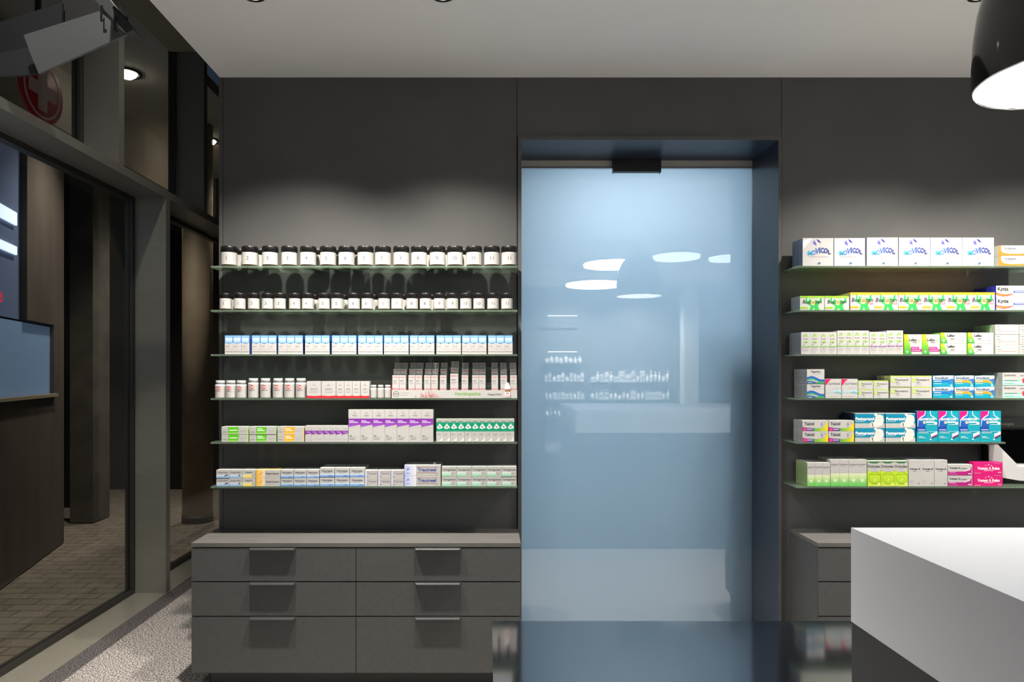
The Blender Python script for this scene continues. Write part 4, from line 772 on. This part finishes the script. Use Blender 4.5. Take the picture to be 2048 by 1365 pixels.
row('dulc', spans(1734.8, 1816.2, 3), 50.8, 5, 'lime carton with tablet picture', gr, dep=0.13, layers=4, side=(150,170,70), top=(206,208,190))
row('vomA', spans(1817, 1894.8, 3), 52.5, 5, 'plain cream upright carton with black lettering', gr, dep=0.12, layers=3)
row('vomD', [(1896,1945.4)], 21.6, 5, 'flat white and purple carton', gr, tiers=2, dep=0.08)
row('vomR', [(1946.4,2006)], 24, 5, 'flat magenta carton beside the chute', gr, tiers=2, dep=0.05, base=(214,10,116))

# ================================================================== picking chute right
WC = chx1-chx0; HC = chz1-chz0
m = MB(); m.box(chx0, chx1, D+0.28, D+0.29, chz0, chz1, mat((3,3,3), 0.9)); m.box(chx0+0.001, chx0+0.012, D, D+0.28, chz0, chz1, BLACK); m.box(chx1-0.012, chx1-0.001, D, D+0.28, chz0, chz1, BLACK); m.box(chx0, chx1, D, D+0.28, chz1-0.012, chz1-0.001, BLACK); struct(m, 'wall_recess', 'black lining of the chute opening in the wall')
ch = empty('picking_chute', (chx0, D, chz0)); tag(ch, 'white chute tray before the black wall opening, right picture edge', 'chute')
m = MB(); m.box(0.0, WC, -0.012, -0.001, HC+0.0, HC+0.05, mat((62,62,62), 0.5)); m.text('Technologies', mat((170,170,168), 0.5), PX(1984,D)-chx0, HC+0.012, -0.0125, 0.014, 0.15, 'l', 0.005); m.build('header_panel', ch)
q_ = 3.40
zt_ = lambda y: PZ(y, q_)-chz0
xt_ = lambda x: PX(x, q_)-chx0
WCH = mat((186,185,185), 0.35)
body = [(xt_(1978), zt_(890)), (xt_(1994), zt_(890)), (xt_(2036), zt_(934)), (xt_(2200), zt_(935)), (xt_(2200), zt_(962)), (xt_(2040), zt_(962)), (xt_(2010), zt_(957)), (xt_(1978), zt_(948))]
m = MB(); m.prism(body, -0.100, -0.096, 'y', WCH)
lipo = [(xt_(1994), zt_(890)), (xt_(1997), zt_(890)), (xt_(2038), zt_(932)), (xt_(2200), zt_(933)), (xt_(2200), zt_(935)), (xt_(2036), zt_(935))]
m.prism(lipo, -0.096, -0.001, 'y', WCH); m.build('chute_tray', ch)
m = MB(); m.box(PX(1962,D)-chx0, PX(1971,D)-chx0, -0.02, -0.001, zt_(925), zt_(890), mat((30,30,30), 0.4)); m.build('side_post', ch)

# ================================================================== behind the viewpoint (mirrored in the door)
def rear_shelf(x0, x1, z, lb):
    m = MB(); m.box(x0, x1, BY, BY+0.28, z-0.02, z, mat((40,44,50), 0.5)); tag(m.build('wall_shelf'), lb, 'shelf', 'dark shelves on the wall mirrored in the door')
VD = 2*YG-BY-0.25
def RX_(x): return (x-CX)*VD/F
def RZ_(y): return EYE-(y-CY)*VD/F
_rp = {}
def rear_item(kind, x, z, w_, h, lb, grp):
    k = (kind, w_, h)
    if k not in _rp:
        m = MB(); wm_ = mat((238,238,236), 0.5)
        if kind == 'carton': m.box(-w_/2, w_/2, -w_/3, w_/3, 0, h, wm_); m.box(-w_*.4, w_*.4, w_/3, w_/3+0.001, h*.3, h*.5, mat((170,176,184), 0.5)); nm = 'rear_carton'  # plain carton filling the rear shelves, contents unknown
        elif kind == 'tube': m.lathe([(w_*.28,0),(w_*.30,h*.14),(w_*.42,h*.2),(w_*.5,h)], wm_, 14); nm = 'cream_tube'
        else: m.lathe([(w_*.45,0),(w_*.48,0.004),(w_*.48,h*.68),(w_*.2,h*.78),(w_*.2,h*.82),(w_*.28,h*.82),(w_*.28,h)], wm_, 14); nm = 'lotion_bottle'
        o = m.build(nm); _rp[k] = o
    else: o = _rp[k].copy(); C.objects.link(o)
    o.location = (x, BY+0.2, z+0.0005); tag(o, lb, 'bottle' if kind != 'carton' else 'carton', grp)
tiersL = [(727,'bottle'),(764,'carton'),(799,'carton'),(834,'tube'),(908,'carton')]
for ti, (y, kd) in enumerate(tiersL):
    z = RZ_(y); rear_shelf(RX_(1086), RX_(1168), z, '%s shelf of the narrow unit mirrored in the door' % ORD[ti]); x = RX_(1090); i = 0
    while x < RX_(1163):
        k_ = kd if random.random() < 0.75 else 'bottle'; wv = random.choice((0.05,0.06,0.07)); hv = random.choice((0.10,0.12,0.14,0.16))
        rear_item(k_, x+wv/2, z, wv, hv, 'white product on the %s mirrored narrow shelf, %s from left' % (ORD[ti], ORD[i]), 'white products on the mirrored narrow shelves'); x += wv+0.012; i += 1
for ti, (y, kd) in enumerate(((765,'bottle'),(800,'bottle'),(835,'carton'))):
    z = RZ_(y); rear_shelf(RX_(1180), RX_(1347), z, '%s shelf of the wide unit mirrored in the door' % ORD[ti]); x = RX_(1182); i = 0
    while x < RX_(1340) and i < 20:
        k_ = kd if random.random() < 0.5 else 'carton'; wv = random.choice((0.06,0.08,0.10)) if k_ == 'carton' else 0.06; hv = random.choice((0.10,0.14,0.18,0.2))
        rear_item(k_, x+wv/2, z, wv, hv, 'white product on the %s mirrored wide shelf, %s from left' % (ORD[ti], ORD[i]), 'white products on the mirrored wide shelves'); x += wv+0.012; i += 1
for ti, y in enumerate((632, 704)):
    m = MB(); m.box(RX_(1096), RX_(1154), BY+0.24, BY+0.26, RZ_(y)-0.008, RZ_(y)+0.008, emis((245,250,255), 3.0, 'shelf_light_tube')); tag(m.build('shelf_light'), '%s thin light line over the narrow mirrored shelves' % ['upper','lower'][ti], 'shelf light', 'thin shelf lights mirrored in the door')
m = MB(); m.box(RX_(1358), RX_(1387), BY+0.3, BY+0.55, 0, CZ, mat((220,220,218), 0.6)); struct(m, 'wall_rear_pillar', 'white square pillar mirrored in the door')
bc = empty('drawer_unit', (RX_(1190), BY+0.01, 0)); tag(bc, 'low white drawer unit mirrored in the door below the wide shelves', 'cabinet')
m = MB(); m.box(0, 1.4, 0, 0.45, 0.05, 0.62, mat((200,202,204), 0.5)); m.build('body', bc)
for i in range(3): 
    m = MB(); m.box(0.01, 1.39, 0.4505, 0.46, 0.06+i*0.185, 0.24+i*0.185, mat((206,208,210), 0.5)); m.build('drawer', bc)
